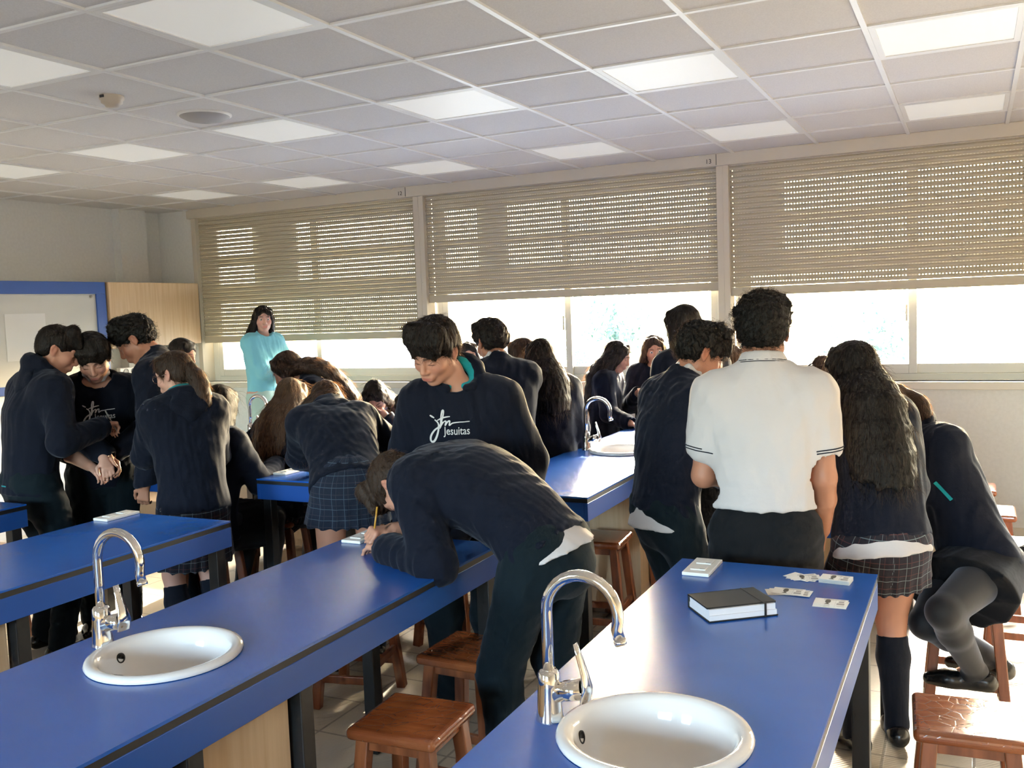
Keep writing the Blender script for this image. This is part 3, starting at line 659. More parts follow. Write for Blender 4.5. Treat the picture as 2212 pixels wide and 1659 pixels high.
# ------------------------------------------------------------------ the figure
def rotv(v, ax, a):
    ax = nrm(ax); v = np.asarray(v, float); return v * math.cos(a) + np.cross(ax, v) * math.sin(a) + ax * (ax @ v) * (1 - math.cos(a))
def ik(a, c, l1, l2, pole):
    d = c - a; dist = np.linalg.norm(d); mx = (l1 + l2) * .999
    if dist > mx: c = a + d / dist * mx; dist = mx
    dist = max(dist, abs(l1 - l2) + .02); u = nrm(d); x = (l1 * l1 - l2 * l2 + dist * dist) / (2 * dist); hgt = math.sqrt(max(l1 * l1 - x * x, 0))
    p = nrm(pole - (pole @ u) * u); return a + u * x + p * hgt, c
def foldnoise(seed, amp, sc=(38, 38, 15)):
    r = np.random.default_rng(seed); K = r.normal(size=(7, 3)) * np.array(sc); ph = r.uniform(0, 6.3, 7); w = r.uniform(.5, 1, 7); w /= w.sum()
    def f(P):
        q = sum(wi * np.abs(np.sin(P @ k + p + 1.2 * np.sin(P @ K[(i + 1) % 7] * .5))) for i, (k, p, wi) in enumerate(zip(K, ph, w))); return (q - .62) * amp * 2
    return f
PEOPLE = []; DRY = False; DRYL = []
def person(label, x, y, z0=0., face=0., H=1.70, girl=False, hips=None, lean=0., lean2=None, side=0., twist=0., pyaw=0., head=(0, 0, 0), lh=None, rh=None, lfoot=None, rfoot=None, lpole=None, rpole=None, lel=None, rel=None,
           top='hoodie', topmat='navy', bottom='trousers', botmat='navy2', sleeve=1.0, collar=False, hem=None, hood=None, hair='short', hc='dark', hairlen=.3, skinm='skin', socks=None, legs=True, glasses=False, eyes='down', shoes=True,
           res=.006, fist=(.5, .5), logo=None, hair_extra=None, strands=500, pocket=None, bulk=1.0, hemcut=None, name='person', neckfwd=0., frize=1., thumbs=True, skirtlen=.235, tail=0, shw=1., hshift=(0, 0, 0), tilt=.5, hoodlift=.052):
    root = empty(name, (x, y, z0), 0, label, 'person', None); seed = int(abs(x * 1000) + abs(y * 77)) % 9973
    O = A(x, y, z0); U = H / 1.72; fa = R_(face)
    fwd = A(math.sin(fa), math.cos(fa), 0); rt = A(math.cos(fa), -math.sin(fa), 0); up = A(0, 0, 1.)
    loc = lambda p: (p[0] * rt + p[1] * fwd + p[2] * up) if len(p) == 3 else A(p[0] - x, p[1] - y, p[2] - z0)      # local metres; four values = room coordinates
    hz = .525 * H if hips is None else hips[2]; P = loc((0, 0, hz)) if hips is None else loc(hips)
    lean2 = lean if lean2 is None else lean2
    fr = rotv(fwd, up, -R_(pyaw)); rr = rotv(rt, up, -R_(pyaw))
    u0 = rotv(rotv(up, rr, -R_(lean)), fr, R_(side)); u1 = rotv(rotv(up, rr, -R_(lean2)), fr, R_(side))
    rc = rotv(rr, u1, -R_(twist)); rc = nrm(rc - (rc @ u1) * u1); fc = np.cross(u1, rc); f0 = nrm(np.cross(u0, rr))
    if fc @ fr < 0 and lean2 < 80: fc = fc
    W = P + u0 * .085 * H; um = nrm(u0 + u1); Ch = W + um * .105 * H; Nb = Ch + u1 * .112 * H
    sw = (.098 if girl else .110) * H * shw
    Sh = {s: Nb - u1 * .040 * H + rc * s * sw * .95 + fc * .004 for s in (-1, 1)}
    hw = .052 * H
    # head frame
    hy, hp, hr = [R_(q) for q in head]
    nu = rotv(u1, rc, -R_(14) - R_(neckfwd)); nu = nu
    # head orientation starts upright facing along the body heading, not bent by the torso
    hf = rotv(fwd, up, -hy); hrt = rotv(rt, up, -hy); hu = up.copy()
    hf = rotv(hf, hrt, -hp); hu = rotv(hu, hrt, -hp)
    hrt = rotv(hrt, hf, hr); hu = rotv(hu, hf, hr)
    hs = (.98 if girl else 1.02) * (.5 + .5 * U)
    F = np.stack([hrt, hf, hu]); 
    base = Nb + nu * .052 * H + rc * hshift[0] + fc * hshift[1] + u1 * hshift[2]
    Hc = base + hu * .062 * hs + hf * .018 * hs
    hd = lambda a, b, c: Hc + (a * hrt + b * hf + c * hu) * hs
    S = hs
    if DRY:
        DRYL.append((label, Hc + O, P + O, Nb + O)); return None
    B = Field()
    # torso under the clothes
    tw = 1 if girl else 1.06
    B.u(Cone(P - u0 * .01 * H, W, .088 * H * (1.04 if girl else .96), .070 * H, f0, 1.45), .05)
    B.u(Cone(W, Ch, .068 * H * tw, .080 * H * tw, fc, 1.45), .05); B.u(Cone(Ch, Nb - u1 * .05 * H, .083 * H * tw, .06 * H, fc, 1.5), .05)
    B.u(Cone(Sh[-1] * .8 + Sh[1] * .2, Sh[1] * .8 + Sh[-1] * .2, .043 * H, .043 * H, fc, 1.15), .04)
    B.u(Cone(Nb - u1 * .02 * H, Nb * .4 + base * .6 + nu * .0, .036 * H if not girl else .032 * H, .031 * H if not girl else .0275 * H), .03)
    B.u(Cone(Nb * .4 + base * .6, hd(0, -.012, -.055), .031 * H if not girl else .0275 * H, .034 * H if not girl else .030 * H), .02)
    # legs
    JK = {}
    for s, ft, pl in ((-1, lfoot, lpole), (1, rfoot, rpole)):
        hj = P + rr * s * hw - u0 * .01 * H
        ft_ = loc(ft) if ft is not None else rr * s * hw * 1.15 + P * A(1, 1, 0) + fwd * .0
        an = ft_ + up * .045 * H; pole = loc(pl) if pl is not None else fwd + up * .2
        kn, an = ik(hj, an, .245 * H, .243 * H, pole); JK[s] = (hj, kn, an)
        B.u(Cone(hj, kn, .054 * H, .034 * H), .03); B.u(Cone(kn, kn * .68 + an * .32, .033 * H, .033 * H), .02); B.u(Cone(kn * .68 + an * .32, an, .033 * H, .021 * H), .02)
        B.u(Cone(an, an - up * .022 * H + fwd * .10, .022 * H, .016), .02)
    # arms
    JA = {}
    for s, hnd, el in ((-1, lh, lel), (1, rh, rel)):
        sh = Sh[s]; l1, l2 = .165 * H, .150 * H
        hp_ = hd(s * .050, .115, -.055) if hnd == 'brow' else loc(hnd) if hnd is not None else sh - up * .30 * H + rc * s * .035 + fc * .05
        pole = loc(el) if el is not None else -fc * .35 + rc * s * .4 - up * 1.
        e, w = ik(sh, hp_, l1, l2, pole); JA[s] = (sh, e, w)
        B.u(Cone(sh, e, .032 * H, .024 * H), .03); B.u(Cone(e, e * .6 + w * .4, .0245 * H, .025 * H), .015); B.u(Cone(e * .6 + w * .4, w, .025 * H, .0165 * H), .015)
        # hand: palm, four fingers, thumb
        d = nrm(w - e); q = rc * s; q = nrm(q - (q @ d) * d)                       # q: away from the body
        pn = nrm(np.cross(d, q)) * (1 if s > 0 else -1)                            # palm normal guess
        if (pn @ up) > 0 and abs(d[2]) < .8: pn = -pn
        if abs(d[2]) >= .8: pn = -q; 
        acr = nrm(np.cross(pn, d)); acr = acr if (acr @ fc) > 0 or abs(d[2]) < .8 else -acr     # towards the thumb
        if abs(d[2]) < .8: acr = acr if (acr @ (-rc * s)) > 0 else -acr
        hsz = .90 * U * (0.93 if girl else 1); wr = w
        kb = wr + d * .085 * hsz; B.u(Cone(wr + acr * .010, kb + acr * .020 * hsz, .017 * hsz, .0125 * hsz), .012); B.u(Cone(wr - acr * .008, kb - acr * .024 * hsz, .015 * hsz, .0115 * hsz), .012); B.u(Cone(wr, kb, .017 * hsz, .013 * hsz), .012)
        cu = fist[0] if s < 0 else fist[1]
        for i, (o_, ln) in enumerate(((.028, .040), (.0095, .045), (-.0095, .042), (-.027, .033))):
            a = kb + acr * o_ * hsz; dd = d + acr * o_ * 2.2; ang = R_(18 + 55 * cu); r0 = .0088 * hsz * (1 if i < 3 else .88)
            for j, fl in enumerate((1., .68, .52)):
                dd = nrm(rotv(nrm(dd), np.cross(nrm(dd), pn), ang)); b = a + dd * ln * fl * hsz; B.u(Cone(a, b, r0 * (1 - .10 * j), r0 * (.9 - .12 * j)), .005 if j else .008); a = b; ang = R_(15 + 62 * cu)
        t0 = wr + d * .026 * hsz + acr * .022 * hsz; t1 = t0 + nrm(d * .7 + acr * .75 + pn * .35) * .042 * hsz; t2 = t1 + nrm(d * .9 + acr * (.35 - .6 * cu) + pn * (.25 + .5 * cu)) * .030 * hsz; t3 = t2 + nrm(d * .9 - acr * .5 * cu + pn * .5 * cu) * .023 * hsz
        B.u(Cone(t0 - acr * .008, t1, .0145 * hsz, .0105 * hsz), .010); B.u(Cone(t1, t2, .0100 * hsz, .0092 * hsz), .006); B.u(Cone(t2, t3, .0092 * hsz, .0075 * hsz), .005)
    # head
    B.u(Ell(hd(0, -.012, .030), A(.074, .095, .083) * S, F), .03); B.u(Ell(hd(0, .022, -.030), A(.0585, .066, .074) * S, F), .03)
    B.u(Cone(hd(0, .058, -.094), hd(0, .064, -.098), .0185 * S, .0165 * S), .022)
    for s in (-1, 1):
        B.u(Cone(hd(s * .052, -.002, -.058), hd(s * .016, .052, -.098), .0165 * S, .014 * S), .022)
        B.u(Ell(hd(s * .040, .052, -.028), A(.024, .026, .026) * S, F), .02)
        B.u(Cone(hd(s * .012, .085, .024), hd(s * .046, .068, .022), .0085 * S, .0075 * S), .014)
    for s in (-1, 1): B.sub(Ell(hd(s * .032, .094, -.001), A(.019, .018, .0115) * S, F), .012)
    for s in (-1, 1):
        B.u(Ell(hd(s * .0315, .0705, -.001), A(.0145, .0135, .0125) * S, F), .004)
        if eyes == 'down': B.u(Cone(hd(s * .019, .0815, -.0035), hd(s * .044, .076, -.0035), .0035 * S, .0030 * S), .004)
    B.u(Cone(hd(0, .086, .012), hd(0, .104, -.030), .0075 * S, .0105 * S), .010); B.u(Cone(hd(0, .104, -.030), hd(0, .103, -.037), .0098 * S, .0085 * S), .006)
    for s in (-1, 1): B.u(Ell(hd(s * .0125, .092, -.037), A(.0075, .0105, .0080) * S, F), .006)
    B.u(Ell(hd(0, .080, -.064), A(.028, .018, .020) * S, F), .014)
    B.u(Cone(hd(-.020, .088, -.0625), hd(.020, .088, -.0625), .0052 * S, .0052 * S), .006); B.u(Cone(hd(-.017, .0895, -.0715), hd(.017, .0895, -.0715), .0062 * S, .0062 * S), .005)
    B.sub(Cone(hd(-.022, .098, -.0668), hd(.022, .098, -.0668), .0016 * S, .0016 * S), .004)
    for s in (-1, 1):
        Fe = np.stack([rotv(hrt, hu, R_(18) * s), rotv(hf, hu, R_(18) * s), hu]); Fe = np.stack([Fe[0], rotv(Fe[1], Fe[0], R_(10)), rotv(Fe[2], Fe[0], R_(10))])
        B.u(Ell(hd(s * .079, -.016, -.004), A(.0075, .0185, .0310) * S, Fe), .006); B.sub(Ell(hd(s * .087, -.013, -.001), A(.0065, .0105, .0200) * S, Fe), .004); B.u(Ell(hd(s * .077, -.008, -.029), A(.006, .009, .010) * S, Fe), .005)
    V, Fc = B.mesh(res); V = relax(V, Fc, 1, .35)
    q = (V - Hc) @ F.T / S; col = np.ones((len(V), 3))
    lip = np.exp(-((q[:, 2] + .067) / .0085) ** 4) * np.exp(-(q[:, 0] / .021) ** 4) * (q[:, 1] > .074); col = col * (1 - lip[:, None] * np.array([.10, .42, .34]))
    for s in (-1, 1):
        br_ = np.exp(-((q[:, 2] - .0215 - .003 * np.cos((q[:, 0] * s - .03) * 90)) / .0046) ** 4) * np.exp(-((q[:, 0] * s - .030) / .0185) ** 4) * (q[:, 1] > .05); col = col * (1 - .86 * br_[:, None])
        la = np.exp(-((q[:, 2] + .0062) / .0026) ** 4) * np.exp(-((q[:, 0] * s - .032) / .0145) ** 4) * (q[:, 1] > .05) * (1 if eyes == 'down' else 0); col = col * (1 - .75 * la[:, None])
        ck = np.exp(-((q[:, 0] * s - .042) / .022) ** 2 - ((q[:, 2] + .030) / .020) ** 2) * (q[:, 1] > .03); col = col * (1 - ck[:, None] * np.array([0, .12, .10]))
        ea = np.exp(-((q[:, 0] * s - .083) / .010) ** 4) * np.exp(-((q[:, 2]) / .035) ** 4); col = col * (1 - ea[:, None] * np.array([0, .14, .14]))
    body = np_mesh('body', V, Fc, M[skinm], root, col)
    if eyes == 'open':
        for s in (-1, 1):
            e = MB(); c0 = hd(s * .0315, .0745, -.001)
            e.lathe([(.0001, .0118), (.004, .0111), (.0085, .0082), (.0112, .004), (.0118, 0), (.0085, -.008), (.0001, -.0118)], n=16, close=False)
            o = e.build('eye', M['eye'], root); mt = Matrix(np.stack([hrt, hu, hf], 1).tolist()).to_4x4(); mt.translation = Vector(c0); o.matrix_local = mt @ Matrix.Scale(S, 4)
            MB().lathe([(.0058, .0112), (.004, .0124), (0, .0128)], n=14, close=False).build('iris', M['iris'], o)
    # ---------------- clothing
    TM = M[topmat]; tops = {}
    if top:
        T = Field(); g = .012 * bulk + (.010 if top in ('hoodie', 'sweater') else .004)
        hemz = .050 * H if hem is None else hem
        b0 = P - u0 * hemz
        T.u(Cone(b0, W, .100 * H * (1.04 if girl else 1.) + g, .080 * H + g * 1.25, f0, 1.48), .05); T.u(Cone(W, Ch, .072 * H * tw + g * 1.2, .083 * H * tw + g, fc, 1.40), .05)
        T.u(Cone(Ch, Nb - u1 * .05 * H, .085 * H * tw + g, .064 * H + g, fc, 1.40), .05); T.u(Cone(Sh[-1] * .84 + Sh[1] * .16, Sh[1] * .84 + Sh[-1] * .16, .038 * H + g * .6, .038 * H + g * .6, fc, 1.0), .06)
        T.u(Cone(Nb - u1 * .02 * H, Nb + nu * .018 * H, .043 * H, .038 * H), .03)
        for s in (-1, 1): T.u(Cone(Sh[s] * .78 + Ch * .22 - fc * .008, W * .6 + Ch * .4 + rc * s * .040 * H, .036 * H + g, .040 * H + g), .07)
        for s in (-1, 1): T.u(Cone(Nb - u1 * .004 * H + rc * s * .02, Sh[s] * .9 + Nb * .1, .036 * H + g * .3, .028 * H + g * .6), .05)
        for s in (-1, 1):
            sh, e, w = JA[s]; we = e + (w - e) * (sleeve - .5) * 2 * .97 if sleeve > .5 else sh + (e - sh) * sleeve * 2; gg = g * .8 + .003
            if sleeve > .5:
                T.u(Cone(sh, e, .0325 * H + gg, .029 * H + gg), .045); T.u(Cone(e, we, .029 * H + gg, .021 * H + gg), .022); 
                if sleeve > .9: T.u(Cone(we - (w - e) * .12, we, .0205 * H + gg + .004, .0175 * H + gg * .7), .008)
            else: T.u(Cone(sh, we, .037 * H + gg + .004, .033 * H + gg + .004), .03)
        for s in (-1, 1):
            sh, e, w = JA[s]
            if sleeve > .5: d_ = nrm(w - e); T.sub(Cone(w + d_ * .012, w + d_ * .3, .036, .12), .003) if sleeve > .9 else T.sub(Cone(we + d_ * .05, w + d_ * .25, .050, .1), .003)
            else: d_ = nrm(e - sh); T.sub(Cone(we + d_ * .075, e + d_ * .05, .075, .075), .003)
        T.cut(Plane(b0 - u0 * .0 + u0 * .012, -u0), .012)
        # neck opening, tilted forward
        nn = nrm(nu * 1. + fc * .35)
        T.sub(Cone(Nb + nn * (.047 - .016 * bool(collar)) * H + fc * .012, Nb + nn * .20 * H + fc * .05, .060 * H * .82, .10 * H), .006)
        if hemcut is not None: T.cut(Plane(loc(hemcut[0]), loc(hemcut[1])), .01)
        T.noise = foldnoise(seed, .0085 * (1 if top != 'polo' else .8))
        V, Fc = T.mesh(max(res * 1.35, .0075)); V = relax(V, Fc, 1, .5)
        nm_ = {'hoodie': 'hoodie', 'sweater': 'sweater', 'polo': 'polo_shirt', 'blouse': 'blouse'}[top]; to = np_mesh(nm_, V, Fc, TM, root); tops['o'] = to
        if hood:
            Hd = Field(); ring = []
            k = hood if isinstance(hood, (int, float)) else 1.
            for a in np.linspace(-150, 150, 13):
                aa = R_(a); ca, sa = math.cos(aa), math.sin(aa); rx, ry = .086 * U, .080 * U
                lift = .022 + hoodlift * max(ca, -.40); ring.append((Nb + rc * sa * rx - fc * (ca * ry - .012) + u1 * lift, .017 + .017 * max(ca, 0)))
            for (a, ra), (b, rb) in zip(ring[:-1], ring[1:]): Hd.u(Cone(a, b, ra * k, rb * k), .02)
            hk = min(1, hoodlift / .052); Hd.u(Cone(Nb - fc * .068 + u1 * (.035 * hk - .035 * (1 - hk)), Nb - fc * .090 - u1 * .085, .055 * k, .042 * k, fc, 1.6), .03); Hd.u(Cone(Nb - fc * .08 - u1 * .04 - rc * .05, Nb - fc * .08 - u1 * .04 + rc * .05, .05 * k, .05 * k, fc, 1.8), .03)
            Hd.sub(Cone(Nb + u1 * .0, Nb + u1 * .0 + nu * .18 + fc * .02, .050 * U, .062 * U), .012)
            Hd.noise = foldnoise(seed + 5, .004); V, Fc = Hd.mesh(max(res * 1.2, .007)); V = relax(V, Fc, 1, .5); np_mesh('hood', V, Fc, TM, to)
            Li = Field(); 
            for (a, ra), (b, rb) in zip(ring[:-1], ring[1:]):
                ia = a + nrm(Nb - a + u1 * ((a - Nb) @ u1)) * (.014 + ra * .45) * k + u1 * (ra * .30 + .020 * (1 - hk)); ib = b + nrm(Nb - b + u1 * ((b - Nb) @ u1)) * (.014 + rb * .45) * k + u1 * (rb * .30 + .020 * (1 - hk)); Li.u(Cone(ia, ib, .008 + ra * .40, .008 + rb * .40), .01)
            V, Fc = Li.mesh(max(res, .006)); np_mesh('hood_lining', V, Fc, M['teal'], to)
        if collar:
            Cl = Field(); nn2 = nrm(nu + fc * .55)
            for s in (-1, 1):
                pts = [Nb - fc * .050 * U + nu * .050, Nb - fc * .030 * U + rc * s * .048 * U + nu * .046, Nb + fc * .020 * U + rc * s * .058 * U + nu * .030, Nb + fc * .066 * U + rc * s * .030 * U + nu * .008, Nb + fc * .075 * U + rc * s * .008 * U + nu * .002]
                for a, b in zip(pts[:-1], pts[1:]): a = a + nu * .014; b = b + nu * .014; Cl.u(Cone(a, b, .0125, .0125), .006); Cl.u(Cone(a + nu * .016 , b + nu * .016, .0080, .0080), .012)
            Cl.sub(Cone(Nb - nu * .03, Nb + nu * .16, .0305 * H, .0305 * H), .004)
            V, Fc = Cl.mesh(max(res * .8, .005)); V = relax(V, Fc, 2, .5); np_mesh('shirt_collar', V, Fc, M['white_c'], to)
    if tail:
        Tl = Field(); Tl.u(Cone(P - u0 * tail * H, P + u0 * .06 * H, .101 * H * (1.03 if girl else 1.) + .014, .080 * H + .012, f0, 1.42), .03); Tl.cut(Plane(P - u0 * tail * H - f0 * .13 * tilt * 2, -u0 + f0 * tilt + rr * .07), .005); Tl.cut(Plane(P + u0 * .07 * H, u0), .003)
        Tl.noise = foldnoise(seed + 3, .007, (26, 26, 10)); V, Fc = Tl.mesh(max(res * 1.3, .0075)); V = relax(V, Fc, 1, .5); np_mesh('shirt_tail', V, Fc, M['white_c'], root)
    sk = None
    if bottom == 'trousers':
        Tr = Field(); Tr.u(Cone(P - u0 * .025 * H, P + u0 * .055 * H, .088 * H + .007, .076 * H + .012, f0, 1.38), .05)
        for s in (-1, 1):
            hj, kn, an = JK[s]; ae = an - (an - kn) * .02 - up * .010
            Tr.u(Cone(hj, kn, .061 * H, .044 * H), .03); Tr.u(Cone(kn, ae, .043 * H, .036 * H), .03); Tr.u(Cone(hj * .5 + P * .5 - f0 * .020, hj * .75 + kn * .25 - fwd * .012, .056 * H, .05 * H), .04)
        Tr.cut(Plane(P + u0 * .088 * H, u0), .01)
        for s in (-1, 1): Tr.sub(Cone(JK[s][2] - up * .075 * H, JK[s][2] - up * .11 * H, .05 * H * .9, .06 * H), .004)
        Tr.noise = foldnoise(seed + 2, .008, (30, 30, 26)); V, Fc = Tr.mesh(max(res * 1.5, .009)); V = relax(V, Fc, 1, .5); bo = np_mesh('trousers', V, Fc, M[botmat], root); tops['b'] = bo
    elif bottom == 'skirt':
        hjm = (JK[-1][0] + JK[1][0]) / 2; knm = (JK[-1][1] + JK[1][1]) / 2; dn = nrm(knm - hjm); ax = nrm(-u0 * .45 + dn)
        wpt = P + u0 * .050 * H; h0 = P - u0 * .02 * H; he = h0 + dn * skirtlen * H * .78; spread = np.linalg.norm(JK[-1][1] - JK[1][1]) * .5
        Sk = Field(); Sk.u(Cone(wpt, h0, .076 * H, .104 * H, f0, 1.55), .03)
        fd = nrm(np.cross(rr, dn)); Sk.u(Cone(h0 + dn * .03 * H, he + dn * .12, .110 * H, .124 * H + max(0, spread - .05) * .75, fd, 1.42), .05)
        Sk.cut(Plane(he, dn), .012); Sk.cut(Plane(wpt + u0 * .02, u0), .004)
        rg = np.random.default_rng(seed); ph = rg.uniform(0, 6)
        def pleat(Pt):
            qv = Pt - h0; a = np.arctan2(qv @ rr, qv @ fd); t = np.clip(qv @ dn / (skirtlen * H), 0, 1.2); return (np.abs(np.sin(a * 9 + ph + .6 * np.sin(2 * a))) - .6) * .012 * t
        Sk.noise = pleat; V, Fc = Sk.mesh(max(res * 1.3, .0075)); V = relax(V, Fc, 1, .4)
        qv = V - h0; a = np.arctan2(qv @ rr, qv @ fd); uv = np.stack([a * .19, qv @ dn, np.zeros(len(V))], 1); bo = np_mesh('skirt', V, Fc, M[botmat], root, uv=uv); tops['b'] = bo
    if socks:
        for s in (-1, 1):
            hj, kn, an = JK[s]; Sf = Field()
            if socks == 'tights':
                Sf.u(Cone(hj, kn, .058 * H, .0365 * H), .03)
                Sf.u(Cone(kn, kn * .68 + an * .32, .0355 * H, .0355 * H), .02); Sf.u(Cone(kn * .68 + an * .32, an, .0355 * H, .0235 * H), .02)
            else:
                t0 = kn * .86 + an * .14; Sf.u(Cone(t0, kn * .64 + an * .36, .0335 * H + .003, .0355 * H + .003), .02); Sf.u(Cone(kn * .64 + an * .36, an, .0355 * H + .003, .024 * H + .003), .02); Sf.cut(Plane(t0 + (an - kn) * .01, kn - an), .003)
            Sf.u(Cone(an, an - up * .018 * H + fwd * .03, .025 * H, .024 * H), .02)
            V, Fc = Sf.mesh(max(res, .007)); np_mesh('tights' if socks == 'tights' else 'knee_sock', V, Fc, M['tights' if socks == 'tights' else 'sock'], root)
    if shoes:
        for s in (-1, 1):
            hj, kn, an = JK[s]; toe = nrm(fwd + rr * s * .18) if s in (-1, 1) else fwd
            tz = -.0; g0 = an - up * .045 * H
            Sf = Field(); Sf.u(Cone(g0 - toe * .045 + up * .036, g0 + toe * .10 + up * .030, .036, .036), .02); Sf.u(Cone(g0 + toe * .09 + up * .030, g0 + toe * .165 + up * .024, .041, .028), .03); Sf.u(Cone(g0 - toe * .035 + up * .05, g0 + toe * .02 + up * .06, .033, .034), .02)
            Sf.sub(Cone(an + up * .018, an + up * .10, .027 * H, .032 * H), .006)
            Sf.cut(Plane(g0 + up * .003, -up), .003); V, Fc = Sf.mesh(max(res, .007)); V = relax(V, Fc, 1, .4); np_mesh('shoe', V, Fc, M['shoe'], root)
    # ---------------- hair
    hm, hsm = HM[hc]; Hf = Field(); r0 = np.random.default_rng(seed + 11)
    chains = []
    if hair in ('short', 'curly', 'mop'):
        th = {'short': 0, 'curly': .008, 'mop': .012}[hair]
        Hf.u(Ell(hd(0, -.014, .040), A(.082 + th, .102 + th, .086 + th) * S, F), .02); Hf.u(Ell(hd(0, -.050, -.005), A(.074 + th * .5, .055 + th, .062) * S, F), .03)
        for s in (-1, 1): Hf.u(Cone(hd(s * .068, .012, .030), hd(s * .0715, -.030, .005), .013 * S, .012 * S), .02)
        if hair == 'short': 
            for xx in np.linspace(-.055, .055, 6): Hf.u(Cone(hd(xx, .03, .115), hd(xx * 1.02 - .012, .082 + .012 * math.cos(xx * 25), .066 - .01 * abs(xx) / .055), .030 * S, .017 * S), .018)
        if hair == 'mop':
            for xx in np.linspace(-.062, .062, 11):
                m_ = hd(xx * 1.03 - .006, .074 - 3.5 * xx * xx, .082); Hf.u(Cone(hd(xx, .025, .105), m_, .032 * S, .020 * S), .012); Hf.u(Cone(m_, hd(xx * 1.05 - .014, .089 - 4.0 * xx * xx, .040 + .012 * math.sin(xx * 110 + 1)), .020 * S, .0085 * S), .006)
            for s in (-1, 1): Hf.u(Cone(hd(s * .066, .03, .08), hd(s * .078, .02, .012), .026 * S, .014 * S), .02)
        if hair == 'curly':
            for k in range(80):
                a = r0.uniform(-2.4, 2.4); b = r0.uniform(.15, 1.5); v = A(math.sin(a) * math.cos(b), math.cos(a) * math.cos(b) * -.6 + .25 * (b > .5), math.sin(b)); c = hd(v[0] * .088, v[1] * .106 - .010, .046 + v[2] * .089); Hf.u(Ell(c, A(1, 1, 1) * r0.uniform(.010, .018) * S, F), .008)
            for xx in np.linspace(-.058, .06, 9): Hf.u(Cone(hd(xx, .035, .110), hd(xx * 1.02 + r0.uniform(-.008, .008), .090 - 3 * xx * xx + r0.uniform(-.006, .008), .062 + r0.uniform(-.016, .012)), .026 * S, r0.uniform(.008, .014) * S), .008)
        # face, ears and nape free
        Hf.sub(Ell(hd(0, .112, -.036), A(.072, .062, .078) * S, F), .008)
        for s in (-1, 1): Hf.sub(Ell(hd(s * .090, -.006, -.022), A(.030, .034, .046) * S, F), .008); Hf.sub(Ell(hd(s * .070, .064, -.03), A(.030, .05, .050) * S, F), .008)
        Hf.cut(Plane(hd(0, -.06, -.062), -hu + hf * .25), .012)
    else:
        Hf.u(Ell(hd(0, -.014, .036), A(.0815, .103, .087) * S, F), .02); Hf.u(Ell(hd(0, -.045, -.015), A(.078, .062, .070) * S, F), .03)
        for s in (-1, 1):
            Hf.u(Cone(hd(s * .056, .030, .076), hd(s * .077, .012, .0), .024 * S, .016 * S), .02)
            if hair != 'pony': Hf.u(Cone(hd(s * .078, .008, .0), hd(s * .074, .004, -.085), .019 * S, .021 * S), .02); Hf.u(Ell(hd(s * .078, -.018, -.006), A(.017, .032, .046) * S, F), .02)
        Hf.sub(Ell(hd(.006, .115, -.022), A(.053, .060, .100) * S, F), .008)
        for s in (-1, 1): Hf.sub(Ell(hd(s * .082, .088, .020), A(.030, .034, .062) * S, F), .010)
        if hair != 'pony':
            for s in (-1, 1): Hf.u(Cone(hd(.008 + s * .012, .055, .104), hd(s * .060, .060, .052), .014 * S, .0135 * S), .010); Hf.u(Cone(hd(s * .060, .060, .052), hd(s * .075, .030, -.040), .0135 * S, .016 * S), .012)
        if hair == 'pony':
            Hf.cut(Plane(hd(0, -.06, -.058), -hu + hf * .5), .02)
            for s in (-1, 1): Hf.sub(Ell(hd(s * .090, -.004, -.020), A(.028, .030, .040) * S, F), .008)
            st = hd(0, -.105, .005); Hf.u(Cone(hd(0, -.085, .012), st, .045 * S, .026 * S), .02)
            chain = [st]; d_ = nrm(-hf * .8 - up * .5); 
            n_ = 7; ln = hairlen / n_
            for k in range(n_): d_ = nrm(d_ * .6 - up * .55 + (fc * -.05)); chain.append(chain[-1] + d_ * ln)
            rs = [.026, .034, .038, .036, .032, .026, .018, .009]; chains.append((chain, rs))
            for i in range(n_): Hf.u(Cone(chain[i], chain[i + 1], rs[i] * S, rs[i + 1] * S, rc, .8), .015)
        elif hair == 'long':
            # locks falling from the head sides and back to the end point, over the back
            end = hair_extra
            for i, a in enumerate(np.linspace(-105, 105, 14)):
                aa = R_(a); st = hd(math.sin(aa) * .070, -math.cos(aa) * .070 - .012, -.020); n_ = 6; ch = [st]
                lnk = hairlen * (1 - .18 * abs(a) / 105 + r0.uniform(-.03, .03))
                if end is None:
                    tgt = Nb + rc * math.sin(aa) * .100 - fc * (.098 * math.cos(aa) + .034) - u1 * .015
                    tgt2 = tgt - u1 * max(lnk - .14, .03) - fc * .012 + rc * math.sin(aa) * .01
                else:
                    e0 = loc(end[0]); e1 = loc(end[1]); tgt = e0 + rc * math.sin(aa) * .07 - fc * .03 * math.cos(aa); tgt2 = e1 + rc * math.sin(aa) * .06 + up * r0.uniform(-.03, .03)
                for k in range(1, n_ + 1):
                    t = k / n_; ch.append((1 - t) ** 2 * st + 2 * t * (1 - t) * tgt + t * t * tgt2 if end is not None else (st + (tgt - st) * min(1, t * 2.2) if t * 2.2 < 1 else tgt + (tgt2 - tgt) * ((t - .4545) / .5455)))
                rs = [.026, .029, .031, .031, .029, .025, .015]; chains.append((ch, rs))
                for k in range(n_): Hf.u(Cone(ch[k], ch[k + 1], rs[k] * S, rs[k + 1] * S), .020)
    amp = {'short': .006, 'curly': .012, 'mop': .006, 'pony': .003, 'long': .0042}[hair]; nf_ = foldnoise(seed + 9, amp, (120, 120, 70) if hair in ('curly',) else (85, 85, 22))
    Hf.noise = nf_; V, Fc = Hf.mesh(max(res * .9, .0045)); V = relax(V, Fc, 1, .3); ho = np_mesh('hair', V, Fc, hm, root)
